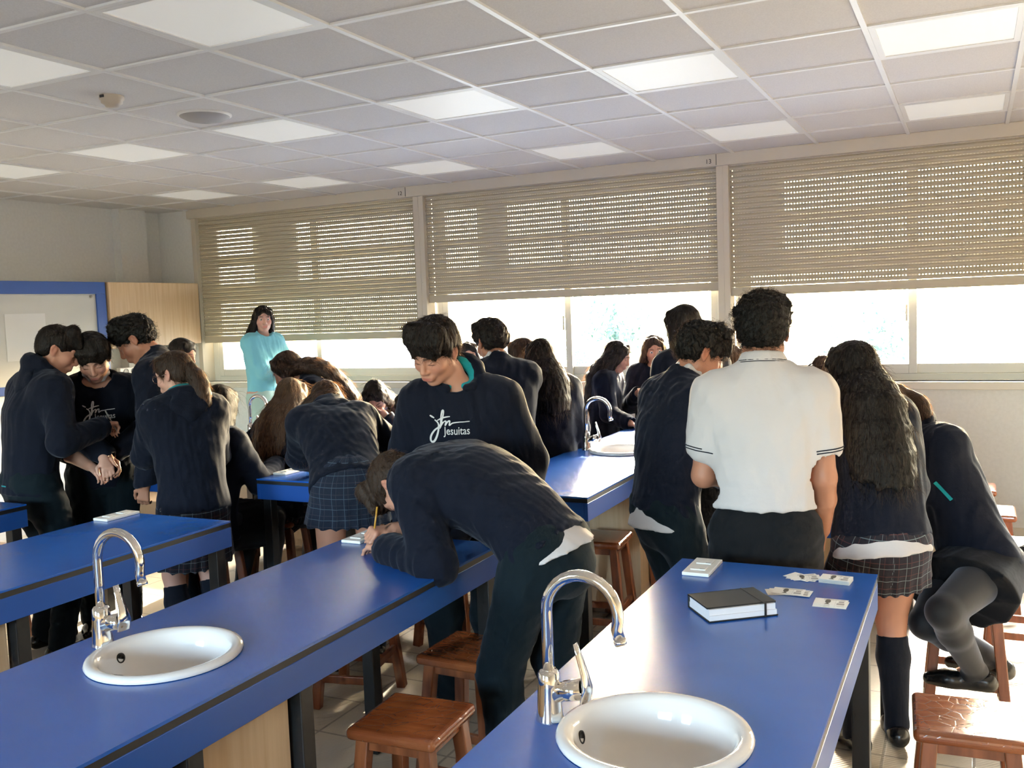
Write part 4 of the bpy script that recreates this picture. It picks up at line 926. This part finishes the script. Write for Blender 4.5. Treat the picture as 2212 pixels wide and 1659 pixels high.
    # strands on the hair surface
    if strands:
        nn_ = min(int(strands * frize), len(V)); pk = r0.choice(len(V), nn_, replace=False); Pk = V[pk]
        eps = .004; g_ = np.stack([Hf.evalall(Pk + eps * e) - Hf.evalall(Pk - eps * e) for e in np.eye(3)], 1); g_ /= np.linalg.norm(g_, axis=1, keepdims=True) + 1e-9
        K = 7; curl = {'short': .0, 'curly': 1., 'mop': .1, 'pony': .15, 'long': .12}[hair]
        crown = hd(0, -.03, .11); rad_ = Pk - crown; 
        if hair in ('short', 'mop', 'curly'): dir_ = rad_ + (hf * .05 + hrt * -.012)[None] * (rad_ @ hu > -.10)[:, None]
        else:
            dir_ = rad_ * 1. + np.array([0, 0, -.06])
            if chains:
                cp = np.concatenate([np.array(c[0][:-1]) for c in chains]); cd_ = np.concatenate([np.diff(np.array(c[0]), axis=0) for c in chains]); dd_ = ((Pk[:, None] - cp[None]) ** 2).sum(2); j = dd_.argmin(1); close = dd_.min(1) < .06 ** 2; dir_ = np.where(close[:, None], cd_[j], dir_)
        dir_ = dir_ - (dir_ * g_).sum(1, keepdims=True) * g_; dir_ /= np.linalg.norm(dir_, axis=1, keepdims=True) + 1e-9
        Ln = r0.uniform(.5, 1, nn_) * {'short': .028, 'curly': .030, 'mop': .040, 'pony': .075, 'long': .10}[hair] * (.7 if hair == 'pony' else 1)
        lift = r0.uniform(.02, .30, nn_) * {'short': 1.1, 'curly': 2.2, 'mop': .8, 'pony': .45, 'long': .5}[hair]; sd_ = np.cross(dir_, g_)
        t = np.linspace(0, 1, K)[None, :, None]; ph = r0.uniform(0, 6.3, nn_)[:, None, None]
        pts = Pk[:, None] + dir_[:, None] * Ln[:, None, None] * t + g_[:, None] * (Ln * lift)[:, None, None] * t * (1.1 - .6 * t) - g_[:, None] * .002
        wob = Ln[:, None, None] * (.10 + .30 * curl) * t; pts = pts + sd_[:, None] * np.sin(t * (5 + 5 * curl) + ph) * wob + g_[:, None] * np.cos(t * (5 + 5 * curl) + ph) * wob * .4
        pts[:, :, 2] -= (t[:, :, 0] ** 2) * (Ln * (.0 if hair in ('short', 'curly', 'mop') else .12))[:, None]
        cv = D.hair_curves.new('strands'); cv.add_curves([K] * nn_); cv.points.foreach_set('position', pts.astype(np.float32).ravel()); rd = np.tile(np.linspace(1, .25, K), nn_) * (.00045 + .00012 * (res / .004)); cv.points.foreach_set('radius', rd.astype(np.float32)); cv.materials.append(hsm)
        link(D.objects.new('strands', cv), ho)
    if glasses:
        gm = MB()
        for s in (-1, 1):
            c = hd(s * .032, .097, -.004); gm.tube([c + (hrt * math.cos(a) * .023 + hu * math.sin(a) * .019) * S for a in np.linspace(0, 2 * math.pi, 17)], .0013, 6); gm.tube([hd(s * .055, .094, .004), hd(s * .078, .055, .004), hd(s * .083, -.010, .002)], .0013, 6)
        gm.tube([hd(-.009, .1, -.0), hd(.009, .1, -.0)], .0013, 6); gm.build('glasses', M['glasses'], root)
    info = dict(root=root, Nb=Nb, u1=u1, u0=u0, fc=fc, rc=rc, rr=rr, f0=f0, P=P, W=W, Ch=Ch, hd=hd, Hc=Hc, JA=JA, JK=JK, top=tops.get('o'), bot=tops.get('b'), U=U, H=H, O=O, fwd=fwd, rt=rt, loc=loc, up=up)
    PEOPLE.append(info); return info
# ------------------------------------------------------------------ the class
w = lambda a, b, c: (a, b, c, 1)
G = dict
ST = .53          # stool seat height
# -- group of boys and a girl at the side bench
P1 = person('boy seen from behind in a dark hooded top, holding a pen, by the side wall', -4.318, 3.213, face=14, H=1.744, head=(26, 26, 0), lean=6, lean2=14, top='hoodie', hood=1.0, hair='short', hc='dark', skinm='skin',
            rh=w(-4.02, 3.42, 1.16), lh=w(-4.10, 3.50, 1.00), rel=(.5, -.3, -.8), lel=(-.6, -.2, -.8), fist=(.3, .9), res=.0055, strands=900, rfoot=(.16, .02, 0), lfoot=(-.12, .06, 0))
P2 = person('boy facing us with a white collar and pushed up sleeves, looking at his hands', -4.328, 3.661, face=128, H=1.688, head=(8, 34, 4), lean=6, lean2=12, top='sweater', collar=True, sleeve=.72, hair='mop', hc='dark', skinm='skin3',
            lh=w(-4.08, 3.47, .99), rh=w(-4.17, 3.45, .95), lel=(.8, -.2, -.3), fist=(.4, .4), res=.0055, strands=900)
P3 = person('tall boy with dark wavy hair in profile, leaning towards the hands of the other boys', -3.847, 3.847, face=-118, H=1.813, head=(-4, 36, 0), lean=12, lean2=20, top='sweater', hair='curly', hc='black', skinm='skin2', rh=w(-4.15, 3.60, 1.0), fist=(.4, .4), res=.0055, strands=900)
P4 = person('girl with glasses and a brown ponytail, turquoise hood lining, in a dark skirt', -3.436, 3.431, face=-62, H=1.578, girl=True, head=(-38, 14, 0), lean=4, lean2=10, top='hoodie', hood=1.0, hoodlift=.008, bottom='skirt', botmat='plaid', hair='pony', hairlen=.34, hc='brown', skinm='skin3', glasses=True, lh=w(-3.86, 3.56, 1.02), rh=w(-3.72, 3.68, 1.0),
            socks='sock', eyes='down', res=.0055, strands=1500, skirtlen=.25)
P5 = person('girl with dark tied-back hair standing behind the group near the cupboard', -5.102, 4.930, face=60, H=1.608, girl=True, head=(20, 15, 0), top='sweater', bottom='skirt', botmat='plaid', hair='pony', hc='dark', hairlen=.42, socks='sock', res=.008, strands=400, lean=4, lean2=8)
# -- around the second row bench
P6 = person('girl seated on a stool with her back to us, dark hair over a hooded top', -3.62, 3.72, face=2, H=1.62, girl=True, hips=(0, 0, ST + .085), lean=4, lean2=10, head=(-14, 20, 0), top='hoodie', hood=.9, bottom='skirt', botmat='charc', hair='long', hairlen=.30, hc='dark', lfoot=(-.10, .30, .12), rfoot=(.10, .32, .12), lh=(-.12, .42, .87), rh=(.10, .42, .87), res=.007, strands=700, socks='tights')
P7 = person('woman in a pale blue knitted top standing at the window end of the room', -5.573, 6.483, z0=.19, face=104, H=1.640, girl=True, head=(26, 4, 0), top='blouse', topmat='sky_c', bottom='skirt', botmat='pale_skirt', hair='long', hc='dark', hairlen=.36, eyes='open', skinm='skin3', lh=(-.06, .20, .98), rh=(-.14, .22, 1.0), rel=(.9, -.4, -.2), lel=(-.9, -.4, -.2), res=.006, strands=800, skirtlen=.42, fist=(.5, .5), bulk=.8, shw=.92)
P8 = person('girl bending forward in profile with long dark hair falling down her back', -3.55, 5.02, face=-118, H=1.68, girl=True, lean=32, lean2=46, head=(0, 34, 0), top='sweater', bottom='skirt', botmat='plaid', hair='long', hc='brown', hairlen=.44, hair_extra=((.02, .24, 1.44), (0, .02, 1.16)), lh=w(-4.18, 4.62, .88), rh=w(-4.14, 4.85, .88), res=.0065, strands=900, socks='sock')
P9 = person('girl with long wavy light brown hair seen from behind, seated at the bench', -3.62, 4.28, face=6, H=1.60, girl=True, hips=(0, 0, ST + .085), lean=5, lean2=12, head=(-12, 18, 0), top='sweater', bottom='skirt', botmat='plaid', hair='long', hc='light', hairlen=.36, lfoot=(-.10, .30, .12), rfoot=(.10, .32, .12), lh=(-.10, .42, .88), rh=(.16, .38, .88), res=.0065, strands=1200, socks='tights')
P10 = person('girl in a plaid skirt bent over the bench with her back to us', -2.625, 3.595, face=-46, H=1.66, girl=True, hips=(0, 0, .94), lean=53, lean2=66, head=(4, 46, 0), top='hoodie', hood=.85, hoodlift=.015, bottom='skirt', botmat='plaid_b', hair='long', hc='brown', hairlen=.30, hair_extra=((-.05, .50, 1.25), (-.09, .52, 1.02)), lh=w(-3.14, 4.12, .88), rh=w(-2.95, 4.14, .88), lel=(-.9, .1, -.5), rel=(.9, .1, -.5), res=.0055, strands=1100, socks='sock', lfoot=(-.12, -.04, 0), rfoot=(.10, .02, 0), skirtlen=.15)
P11 = person('seated girl holding her forehead in one hand, long dark hair', -3.837, 5.702, face=150, H=1.62, girl=True, hips=(0, 0, ST + .085), lean=24, lean2=34, head=(6, 46, 8), top='sweater', bottom='skirt', botmat='plaid', hair='long', hc='dark', hairlen=.30, lfoot=(-.10, .30, .12), rfoot=(.10, .32, .12), lh='brow', lel=(-.3, .6, -1), rh=(.16, .42, .88), fist=(.25, .4), res=.0065, strands=900, collar=True, socks='tights')
P12 = person('dark-haired girl seated just behind the tall boy with the white chest logo', -2.40, 4.14, face=-80, H=1.60, girl=True, hips=(0, 0, ST + .085), lean=10, lean2=20, head=(6, 30, 0), top='sweater', bottom='skirt', botmat='plaid', hair='long', hc='dark', hairlen=.26, lfoot=(-.10, .28, .12), rfoot=(.10, .30, .12), lh=w(-2.73, 4.22, .88), rh=w(-2.72, 4.42, .88), res=.0065, strands=700, socks='tights')
# -- the two boys in front
P13 = person('tall boy facing us in a navy hooded top with white script logo, looking down', -1.865, 3.350, face=160, H=1.69, head=(26, 30, -6), lean=3, lean2=9, top='hoodie', hood=1.15, hair='mop', hc='dark', skinm='skin', lh=(-.24, .12, .86), rh=(.22, .14, .86), res=.0042, strands=2200, bulk=1.15, hshift=(.062, .015, .015))
P18 = person('boy in a navy jumper bent low over the bench, writing with a pencil', -1.275, 2.80, face=-84, H=1.73, lean=47, lean2=77, neckfwd=40, head=(-4, 84, 0), top='sweater', hair='short', hc='brown', skinm='skin', lh=w(-1.80, 2.665, .882), rh=w(-1.90, 2.855, .90), lel=(-.35, -1.0, -.5), rel=(.8, .1, -.8), collar=True, fist=(.28, .75), res=.0042, strands=2200, tail=.062, bulk=1.3, hem=.045, lfoot=(-.14, .06, 0), rfoot=(.12, -.10, 0))
# -- in the aisle towards the windows
P14 = person('girl half hidden behind a curly-haired boy, only her face showing, by the windows', -3.477, 6.392, face=150, H=1.471, girl=True, head=(0, 4, 6), top='sweater', bottom='skirt', botmat='plaid', hair='long', hc='dark', eyes='open', res=.0065, strands=400, hairlen=.3, socks='sock')
P15 = person('boy with curly hair and white collar, back to us, behind the boy with the logo', -2.311, 4.643, face=-48, H=1.675, head=(-8, 20, 0), lean=8, lean2=14, top='sweater', collar=True, hair='curly', hc='dark', skinm='skin2', res=.0055, strands=1000, lh=w(-2.86, 4.9, .95), rh=w(-2.6, 5.05, .95))
P16 = person('girl in profile half hidden by a long-haired girl, facing the boys', -2.540, 5.459, face=-110, H=1.526, girl=True, head=(0, 16, 0), top='sweater', bottom='skirt', botmat='plaid', hair='long', hc='brown', hairlen=.3, res=.0065, strands=400, socks='sock')
P17 = person('girl with long dark hair, back to us, beside the tap in the window glare', -2.236, 5.051, face=-42, H=1.539, girl=True, head=(-6, 14, 0), lean=5, lean2=9, top='sweater', bottom='skirt', botmat='plaid', hair='long', hc='dark', hairlen=.34, res=.0058, strands=1300, bulk=1.3, socks='sock', skirtlen=.27)
P19 = person('girl with long dark hair in profile, her hand on the end of the glaring bench', -2.414, 6.424, face=82, H=1.465, girl=True, head=(-4, 22, 0), lean=5, lean2=8, top='hoodie', bottom='trousers', botmat='charc', hair='long', hc='dark', hairlen=.44, rh=w(-2.10, 6.10, .885), res=.006, strands=1500, fist=(.4, .35), rel=(.1, -.4, -1))
P20 = person('girl with dark fringe and a reddish face turned to us, by the far window', -2.143, 6.819, face=168, H=1.488, girl=True, head=(-14, 14, 6), top='sweater', bottom='skirt', botmat='plaid', hair='long', hc='brown', hairlen=.32, skinm='skin', res=.006, strands=900, eyes='open', socks='sock', rh=(.1, .26, 1.05))
P21 = person('tall girl with very long dark hair, back to us, behind the boy with curly fringe', -1.322, 4.920, face=-52, H=1.717, girl=True, head=(-4, 10, 0), lean=3, lean2=6, top='sweater', bottom='trousers', botmat='charc', hair='long', hc='dark', hairlen=.34, res=.006, strands=1300, lh=(-.18, .2, .95), rh=(.05, .3, .95))
# -- around the notebook bench
P22 = person('boy with curly fringe in a navy jumper, white shirt tail hanging out', -1.139, 3.711, face=42, H=1.652, head=(10, 32, 0), lean=8, lean2=14, top='sweater', collar=True, hair='curly', hc='black', skinm='skin2', res=.0045, strands=2000, tail=.058, tilt=.08, lh=(-.05, .36, 1.02), rh=(.1, .36, 1.0), bulk=1.2, hem=.036, shw=.95)
P23 = person('boy in a white polo shirt with dark trimmed sleeves, back to us', -0.648, 3.271, face=-9, H=1.727, head=(2, 10, 0), lean=2, lean2=3, top='polo', topmat='white_c', sleeve=.30, collar=False, bottom='trousers', botmat='charc', hair='curly', hc='black', skinm='skin2', hem=-.055, res=.0042, strands=2600, lh=(-.09, .25, 1.05), rh=(.19, .17, .86), lel=(-.40, -.5, -1), rel=(.2, -.5, -1), bulk=1.1, shw=.92)
P24 = person('girl with fair streaked hair glimpsed between the two curly-haired boys', -1.326, 5.478, face=100, H=1.460, girl=True, head=(0, 20, 0), top='hoodie', bottom='skirt', botmat='plaid', hair='long', hc='light', hairlen=.25, res=.007, strands=500, socks='sock')
P25 = person('brown-haired girl leaning in beside the white polo sleeve, face down', -0.833, 6.753, face=-175, H=1.461, girl=True, lean=28, lean2=40, head=(20, 40, 0), top='sweater', bottom='skirt', botmat='plaid', hair='long', hc='brown', hairlen=.26, res=.007, strands=500, socks='sock', lh=(-.15, .36, .9), rh=(.15, .36, .9))
P26 = person('girl with very long straight hair, plaid skirt and navy knee socks, back to us', -0.305, 3.650, face=-24, H=1.59, girl=True, head=(-46, 16, 0), lean=15, lean2=25, top='sweater', topmat='navy', bottom='skirt', botmat='plaid', hair='long', hc='black', hairlen=.50, socks='sock', res=.0045, strands=2500, tail=.058, tilt=.12, hem=.042, lfoot=(-.10, .0, 0), rfoot=(.075, .06, 0), lh=(-.10, .32, .95), rh=(.06, .30, .95), bulk=.7, shw=.75, rel=(.1, -.35, -1), lel=(-.1, -.35, -1), skirtlen=.135, skinm='skin')
P27 = person('girl in black tights seated on a stool, leaning over the bench, turquoise collar', -.005, 4.20, face=-78, pyaw=-50, H=1.72, girl=True, hips=(0, -.02, ST + .09), lean=12, lean2=16, side=23, head=(2, 40, 0), top='hoodie', hood=.8, bottom='skirt', botmat='black_c', hair='pony', hc='brown', hairlen=.20, socks='tights', lfoot=(-.18, -.05, .13), rfoot=(.0, -.08, .13), lpole=(-1.07, .23, .3), rpole=(-1., .4, .2), lh=w(-.50, 4.20, .88), rh=w(-.48, 4.55, .88), res=.0045, strands=1600, bulk=1.2, skirtlen=.16)
# -- marks and details on the clothes
def decal(info, name, polys, cu, cv_, mtl, off=.0022):
    """flat print laid on the chest: polys = (verts2d, faces); every point is dropped onto the cloth"""
    from mathutils.bvhtree import BVHTree
    me = info['top'].data; nv = len(me.vertices); co = np.zeros(nv * 3, np.float32); me.vertices.foreach_get('co', co)
    bvh = BVHTree.FromPolygons([tuple(c) for c in co.reshape(-1, 3)], [tuple(p.vertices) for p in me.polygons])
    rc, fc, u = info['rc'], info['fc'], info['u1']; c = info['Ch'] + u * cv_ - rc * cu; out = []
    for a, b in polys[0]:
        o = c - rc * a + u * b + fc * .5; hit = bvh.ray_cast(Vector(o), Vector(-fc)); p = np.array(hit[0]) if hit[0] is not None else o - fc * .35; out.append(p + fc * off)
    mb = MB(); mb.add(out, polys[1]); return mb.build(name, mtl, info['top'])
def stroke(pts, w0, seg=6):
    P = [np.array(p, float) for p in pts]; Q = []
    for i in range(len(P) - 1):
        p0, p1, p2, p3 = P[max(i - 1, 0)], P[i], P[i + 1], P[min(i + 2, len(P) - 1)]
        for t in np.linspace(0, 1, seg, endpoint=False): Q.append(.5 * ((2 * p1) + (-p0 + p2) * t + (2 * p0 - 5 * p1 + 4 * p2 - p3) * t * t + (-p0 + 3 * p1 - 3 * p2 + p3) * t ** 3))
    Q.append(P[-1]); v = []; f = []
    for i, q in enumerate(Q):
        d = Q[min(i + 1, len(Q) - 1)] - Q[max(i - 1, 0)]; d = d / (np.linalg.norm(d) + 1e-9); n = np.array([-d[1], d[0]]); ww = w0 * (.55 + .45 * math.sin(math.pi * min(1, max(0, i / (len(Q) - 1)))))
        v += [tuple(q + n * ww), tuple(q - n * ww)]
    for i in range(len(Q) - 1): f.append((2 * i, 2 * i + 1, 2 * i + 3, 2 * i + 2))
    return v, f
def logo(info, cu, cv_, s=1.):
    k = s / 2130.; X = lambda pts: [((a - 645) * k, (1255 - b) * k) for a, b in pts]; V = []; F_ = []
    for pts, wd in (([(475, 1162), (492, 1174), (512, 1186)], 7), ([(515, 1200), (543, 1225), (548, 1262), (535, 1318), (512, 1368), (488, 1386), (473, 1368), (480, 1330), (508, 1290), (548, 1258), (582, 1215)], 9), ([(560, 1272), (566, 1225), (572, 1165), (582, 1128), (592, 1128), (588, 1165), (574, 1215), (566, 1262)], 7),
                    ([(535, 1206), (570, 1190), (610, 1178), (648, 1172)], 6), ([(566, 1255), (592, 1218), (612, 1212), (604, 1246), (626, 1216), (645, 1210), (640, 1244), (668, 1226), (720, 1220), (812, 1217)], 6)):
        v, f = stroke(X(pts), wd * k); b = len(V); V += v; F_ += [tuple(i + b for i in q) for q in f]
    decal(info, 'logo', (V, F_), cu, cv_, M['print'])
    c = D.curves.new('chest_word', 'FONT'); c.body = 'Jesuitas'; c.size = 1.; c.offset = .006; c.resolution_u = 3; o = D.objects.new('tmp', c); COL.objects.link(o); dg = bpy.context.evaluated_depsgraph_get(); me = D.meshes.new_from_object(o.evaluated_get(dg)); D.objects.remove(o)
    xs = [v.co.x for v in me.vertices]; x0, x1 = min(xs), max(xs); sc = 222 * k / (x1 - x0)
    v = [((588 - 645) * k + (q.co.x - x0) * sc, (1255 - 1320) * k + q.co.y * sc * 1.25) for q in me.vertices]; f = [tuple(p.vertices) for p in me.polygons]; decal(info, 'lettering', (v, f), cu, cv_, M['print'])
M['print'] = mat('white chest print', (.55, .54, .56), .6)
def strip(info, which, c, d, n, ln, wd, name='pocket_trim', m='teal'):
    """a narrow sewn strip: centre, direction and outward normal are in the person's own frame"""
    from mathutils.bvhtree import BVHTree
    me = info[which].data; co = np.zeros(len(me.vertices) * 3, np.float32); me.vertices.foreach_get('co', co); bvh = BVHTree.FromPolygons([tuple(q) for q in co.reshape(-1, 3)], [tuple(p.vertices) for p in me.polygons])
    c, d, n = info['loc'](c), nrm(info['loc'](d)), nrm(info['loc'](n)); s = np.cross(n, d); v = []; f = []
    for i in range(11):
        for q in (-1, 1):
            o = c + d * (i / 10 - .5) * ln + s * q * wd / 2 + n * .4; h_ = bvh.ray_cast(Vector(o), Vector(-n)); p = np.array(h_[0]) if h_[0] is not None else c; v.append(p + n * .003)
    for i in range(10): f.append((2 * i, 2 * i + 1, 2 * i + 3, 2 * i + 2))
    MB().add(v, f).build(name, M[m], info[which])
if not DRY:
    logo(P13, -.028, .050); logo(P2, .0, .04)
    # polo: dark lines on collar and cuffs, folded collar
    i = P23; Cl = Field(); pts = [i['Nb'] + np.array(i['rc']) * math.sin(a) * .070 * i['U'] - i['fc'] * math.cos(a) * .070 * i['U'] + i['up'] * (.050 + .008 * math.cos(a)) + i['fc'] * .012 for a in np.linspace(-2.7, 2.7, 17)]
    for a, b in zip(pts[:-1], pts[1:]): Cl.u(Cone(a, b, .0125, .0125), .004); Cl.u(Cone(a + i['up'] * .022 - (a - i['Nb']) * .10, b + i['up'] * .022 - (b - i['Nb']) * .10, .009, .009), .01)
    V, Fc = Cl.mesh(.005); V = relax(V, Fc, 2, .5); co_ = np_mesh('shirt_collar', V, Fc, M['white_c'], i['top'])
    for dz, mm in ((-.008, 'navy'), (-.002, 'navy')): MB().tube([p + (p - i['Nb']) * A(1, 1, 0) * .188 + i['up'] * dz for p in pts], .0014, 6).build('collar_line', M[mm], co_)
    for s in (-1, 1):
        sh, e, wv_ = i['JA'][s]; d = nrm(e - sh); we = sh + (e - sh) * .60; a1 = nrm(np.cross(d, A(0, 0, 1.) if abs(d[2]) < .9 else A(1., 0, 0))); a2 = np.cross(d, a1); H_ = i['H']; r = .0355 * H_ + .0218 * .8 * 1. + .026
        for off in (0,):
            from mathutils.bvhtree import BVHTree
            me = i['top'].data; co = np.zeros(len(me.vertices) * 3, np.float32); me.vertices.foreach_get('co', co); bvh = BVHTree.FromPolygons([tuple(q) for q in co.reshape(-1, 3)], [tuple(p.vertices) for p in me.polygons])
            for k_, back in enumerate((.010, .019)):
                ring = []; c_ = we + d * (.030 - back)
                for a in np.linspace(0, 2 * math.pi, 41):
                    v_ = a1 * math.cos(a) + a2 * math.sin(a); h_ = bvh.ray_cast(Vector(c_ + v_ * .105), Vector(-v_)); ok = h_[0] is not None and .03 < np.linalg.norm(np.array(h_[0]) - c_) < .09 and np.array(h_[1]) @ v_ > .25
                    ring.append(np.array(h_[0]) + v_ * .0006 if ok else None)
                run = []; tb = MB()
                for q_ in ring + [None]:
                    if q_ is not None: run.append(q_)
                    else:
                        if len(run) > 3: tb.tube(run, .0021, 6)
                        run = []
                if tb.v: tb.build('cuff_line', M['navy'], i['top'])
    strip(P22, 'bot', (.07, -.3, .80), (1, .05, -.05), (.1, -1, 0), .055, .010); strip(P27, 'top', (-.3, .06, .92), (.0, -.55, -.6), (-1, -.1, .1), .09, .014); strip(P1, 'top', (.0, -.3, .90), (1, 0, 0), (0, -1, 0), .05, .006)
    # pencil in the writing hand, pen in the other boy's hand
    def held(info, s, name, m_, lb, cat, ln, tilt):
        sh, e, wv_ = info['JA'][s]; d = nrm(wv_ - e); tip = wv_ + d * .075 + info['O']; ax = nrm(A(*tilt)); o = MB().tube([Vector(ax * t) for t in (-.055, ln - .055)], .0036, 7).build(name, m_); o.location = tip; tag(o, lb, cat); return o
    M['pencil'] = mat('yellow pencil paint', (.50, .25, .03), .4)
    held(P18, 1, 'pencil', M['pencil'], 'yellow pencil in the hand of the boy bent over the bench', 'pencil', .15, (.25, -.1, .95)); held(P1, 1, 'pen', M['plastic_g'], 'grey pen in the raised hand of the hooded boy by the wall', 'pen', .13, (-.4, -.2, .9))
    Jk = Field(); c0 = A(0, 0, 0)
    for a, r_ in ((A(0, 0, .055), .055), (A(.06, .02, .05), .05), (A(.11, .03, .045), .042), (A(-.05, .03, .05), .045), (A(.02, -.03, .10), .03), (A(.09, .05, .085), .026)): Jk.u(Ell(a, A(1.15, 1., .85) * r_), .03)
    Jk.cut(Plane(A(0, 0, .008), A(0, 0, -1.)), .01); Jk.noise = foldnoise(77, .012, (70, 70, 50)); V, Fc = Jk.mesh(.006); V = relax(V, Fc, 1, .4); jk = np_mesh('jacket', V, Fc, M['black_c'], None); jk.location = (.085, 4.30, ST); tag(jk, 'bunched black jacket on the stool behind the seated girl', 'jacket')
SKY_S, SUN_S, EXPO = 22.0, 42.0, 0.06
# ------------------------------------------------------------------ outside
M['lawn'] = mat('dry ground', (.72, .69, .62), .9); struct('ground_outside', MB().box(-120, 120, -160, 160, -4.2, -4.0), M['lawn'])
m = M['leaf'] = mat('tree leaf', (.022, .045, .035), .6); 
bb = PB(m); bb.inputs['Transmission Weight'].default_value = 0
tl = N(m, 'ShaderNodeBsdfTranslucent'); tl.inputs[0].default_value = (.028, .055, .042, 1); mx = N(m, 'ShaderNodeMixShader'); mx.inputs[0].default_value = .55
L(m, bb.outputs[0], mx.inputs[1]); L(m, tl.outputs[0], mx.inputs[2]); L(m, mx.outputs[0], m.node_tree.nodes['Material Output'].inputs[0])
M['bark'] = mat('bark', (.12, .09, .07), .9)
def tree(x, y, z0, hgt, rad, lb, n=900):
    t = empty('tree', (x, y, z0), label=lb, cat='tree', group='trees outside the windows'); rg = np.random.default_rng(int(abs(x * 10)))
    MB().tube([(0, 0, 0), (.05, 0, hgt * .35), (0, 0, hgt * .75)], [rad * .09, rad * .07, rad * .03], 10).build('trunk', M['bark'], t)
    mb = MB(); cl = rg.normal(size=(14, 3)) * (.45 * rad, .45 * rad, .30 * rad) + (0, 0, hgt * .75)
    for k in range(n):
        c = cl[k % 14] + rg.normal(size=3) * rad * .20; a = rg.normal(size=3); a /= np.linalg.norm(a); b = np.cross(a, rg.normal(size=3)); b /= np.linalg.norm(b); s = rad * .075
        mb.add([c - a * s, c + b * s * .55, c + a * s, c - b * s * .55], [(0, 1, 2, 3)])
    o = mb.build('crown', M['leaf'], t); return t
tree(-9.23, 26., -4, 6.9, 1.45, 'broad green tree outside the centre window')
tree(-2.64, 30., -4, 6.0, 1.15, 'round green tree outside the brightest window')
tree(-11.8, 30., -4, 5.1, .8, 'smaller pale tree outside the centre window, left of the broad one')
# ------------------------------------------------------------------ light
W = D.worlds.new('world'); SC.world = W; W.use_nodes = True; nt = W.node_tree; bg = nt.nodes['Background']
sky = nt.nodes.new('ShaderNodeTexSky'); sky.sky_type = 'NISHITA'; sky.sun_disc = False; sky.sun_elevation = R_(21); sky.sun_rotation = R_(-8); sky.air_density = 1.0; sky.dust_density = 4.0; sky.ozone_density = 1.0
mixw = nt.nodes.new('ShaderNodeMix'); mixw.data_type = 'RGBA'; mixw.inputs[0].default_value = .25; mixw.inputs[7].default_value = (.60, .565, .52, 1)
nt.links.new(sky.outputs[0], mixw.inputs[6]); nt.links.new(mixw.outputs[2], bg.inputs[0]); bg.inputs[1].default_value = SKY_S
sd = D.lights.new('sun', 'SUN'); sd.energy = SUN_S; sd.angle = R_(.6); sd.color = (1, .93, .80); so = link(D.objects.new('sun', sd))
el, az = R_(21), R_(-8.5); dv = Vector((math.sin(az) * math.cos(el), math.cos(az) * math.cos(el), math.sin(el)))
so.rotation_euler = (dv).to_track_quat('Z', 'Y').to_euler()
for i, (x0, x1) in enumerate(BAYS):
    pl = D.lights.new('window portal', 'AREA'); pl.shape = 'RECTANGLE'; pl.size = x1 - x0 - .1; pl.size_y = BOT[i] - 1.19 + .02; pl.cycles.is_portal = True
    po_ = link(D.objects.new('window_portal', pl)); po_.location = ((x0 + x1) / 2, YW + .12, (BOT[i] + 1.19) / 2); po_.rotation_euler = (R_(-90), 0, 0)
for a, b in FILL_WIN:
    pl = D.lights.new('window portal', 'AREA'); pl.shape = 'RECTANGLE'; pl.size = b - a - .1; pl.size_y = 1.0; pl.cycles.is_portal = True
    po_ = link(D.objects.new('window_portal', pl)); po_.location = ((a + b) / 2, YB - .06, 2.0); po_.rotation_euler = (R_(90), 0, 0)
# ------------------------------------------------------------------ camera
Rm = ((8.98994241e-01, 4.36394618e-01, -3.70012444e-02), (5.75054483e-04, -8.56614678e-02, -9.96324135e-01), (-4.37960071e-01, 8.95668382e-01, -7.72601169e-02))
cd = D.cameras.new('camera'); cam = link(D.objects.new('camera', cd)); cd.sensor_fit = 'HORIZONTAL'; cd.sensor_width = 36.; cd.lens = 2048.916 / 2212 * 36.
cd.clip_start = .05; cd.clip_end = 500
r, d, f = [Vector(v) for v in Rm]
m4 = Matrix((( r.x, -d.x, -f.x, 0), (r.y, -d.y, -f.y, 0), (r.z, -d.z, -f.z, H0), (0, 0, 0, 1))); cam.matrix_world = m4; SC.camera = cam
SC.view_settings.view_transform = 'Standard'; SC.view_settings.look = 'None'; SC.view_settings.gamma = 1; SC.view_settings.use_curve_mapping = False; SC.view_settings.exposure = EXPO
cy = SC.cycles; cy.max_bounces = 6; cy.diffuse_bounces = 4; cy.glossy_bounces = 3; cy.transparent_max_bounces = 6; cy.transmission_bounces = 3; cy.use_denoising = True; cy.sample_clamp_indirect = 6.; cy.caustics_reflective = True; cy.blur_glossy = 1.0; cy.caustics_refractive = False
cy.use_adaptive_sampling = True; cy.adaptive_threshold = .05; cy.adaptive_min_samples = 12
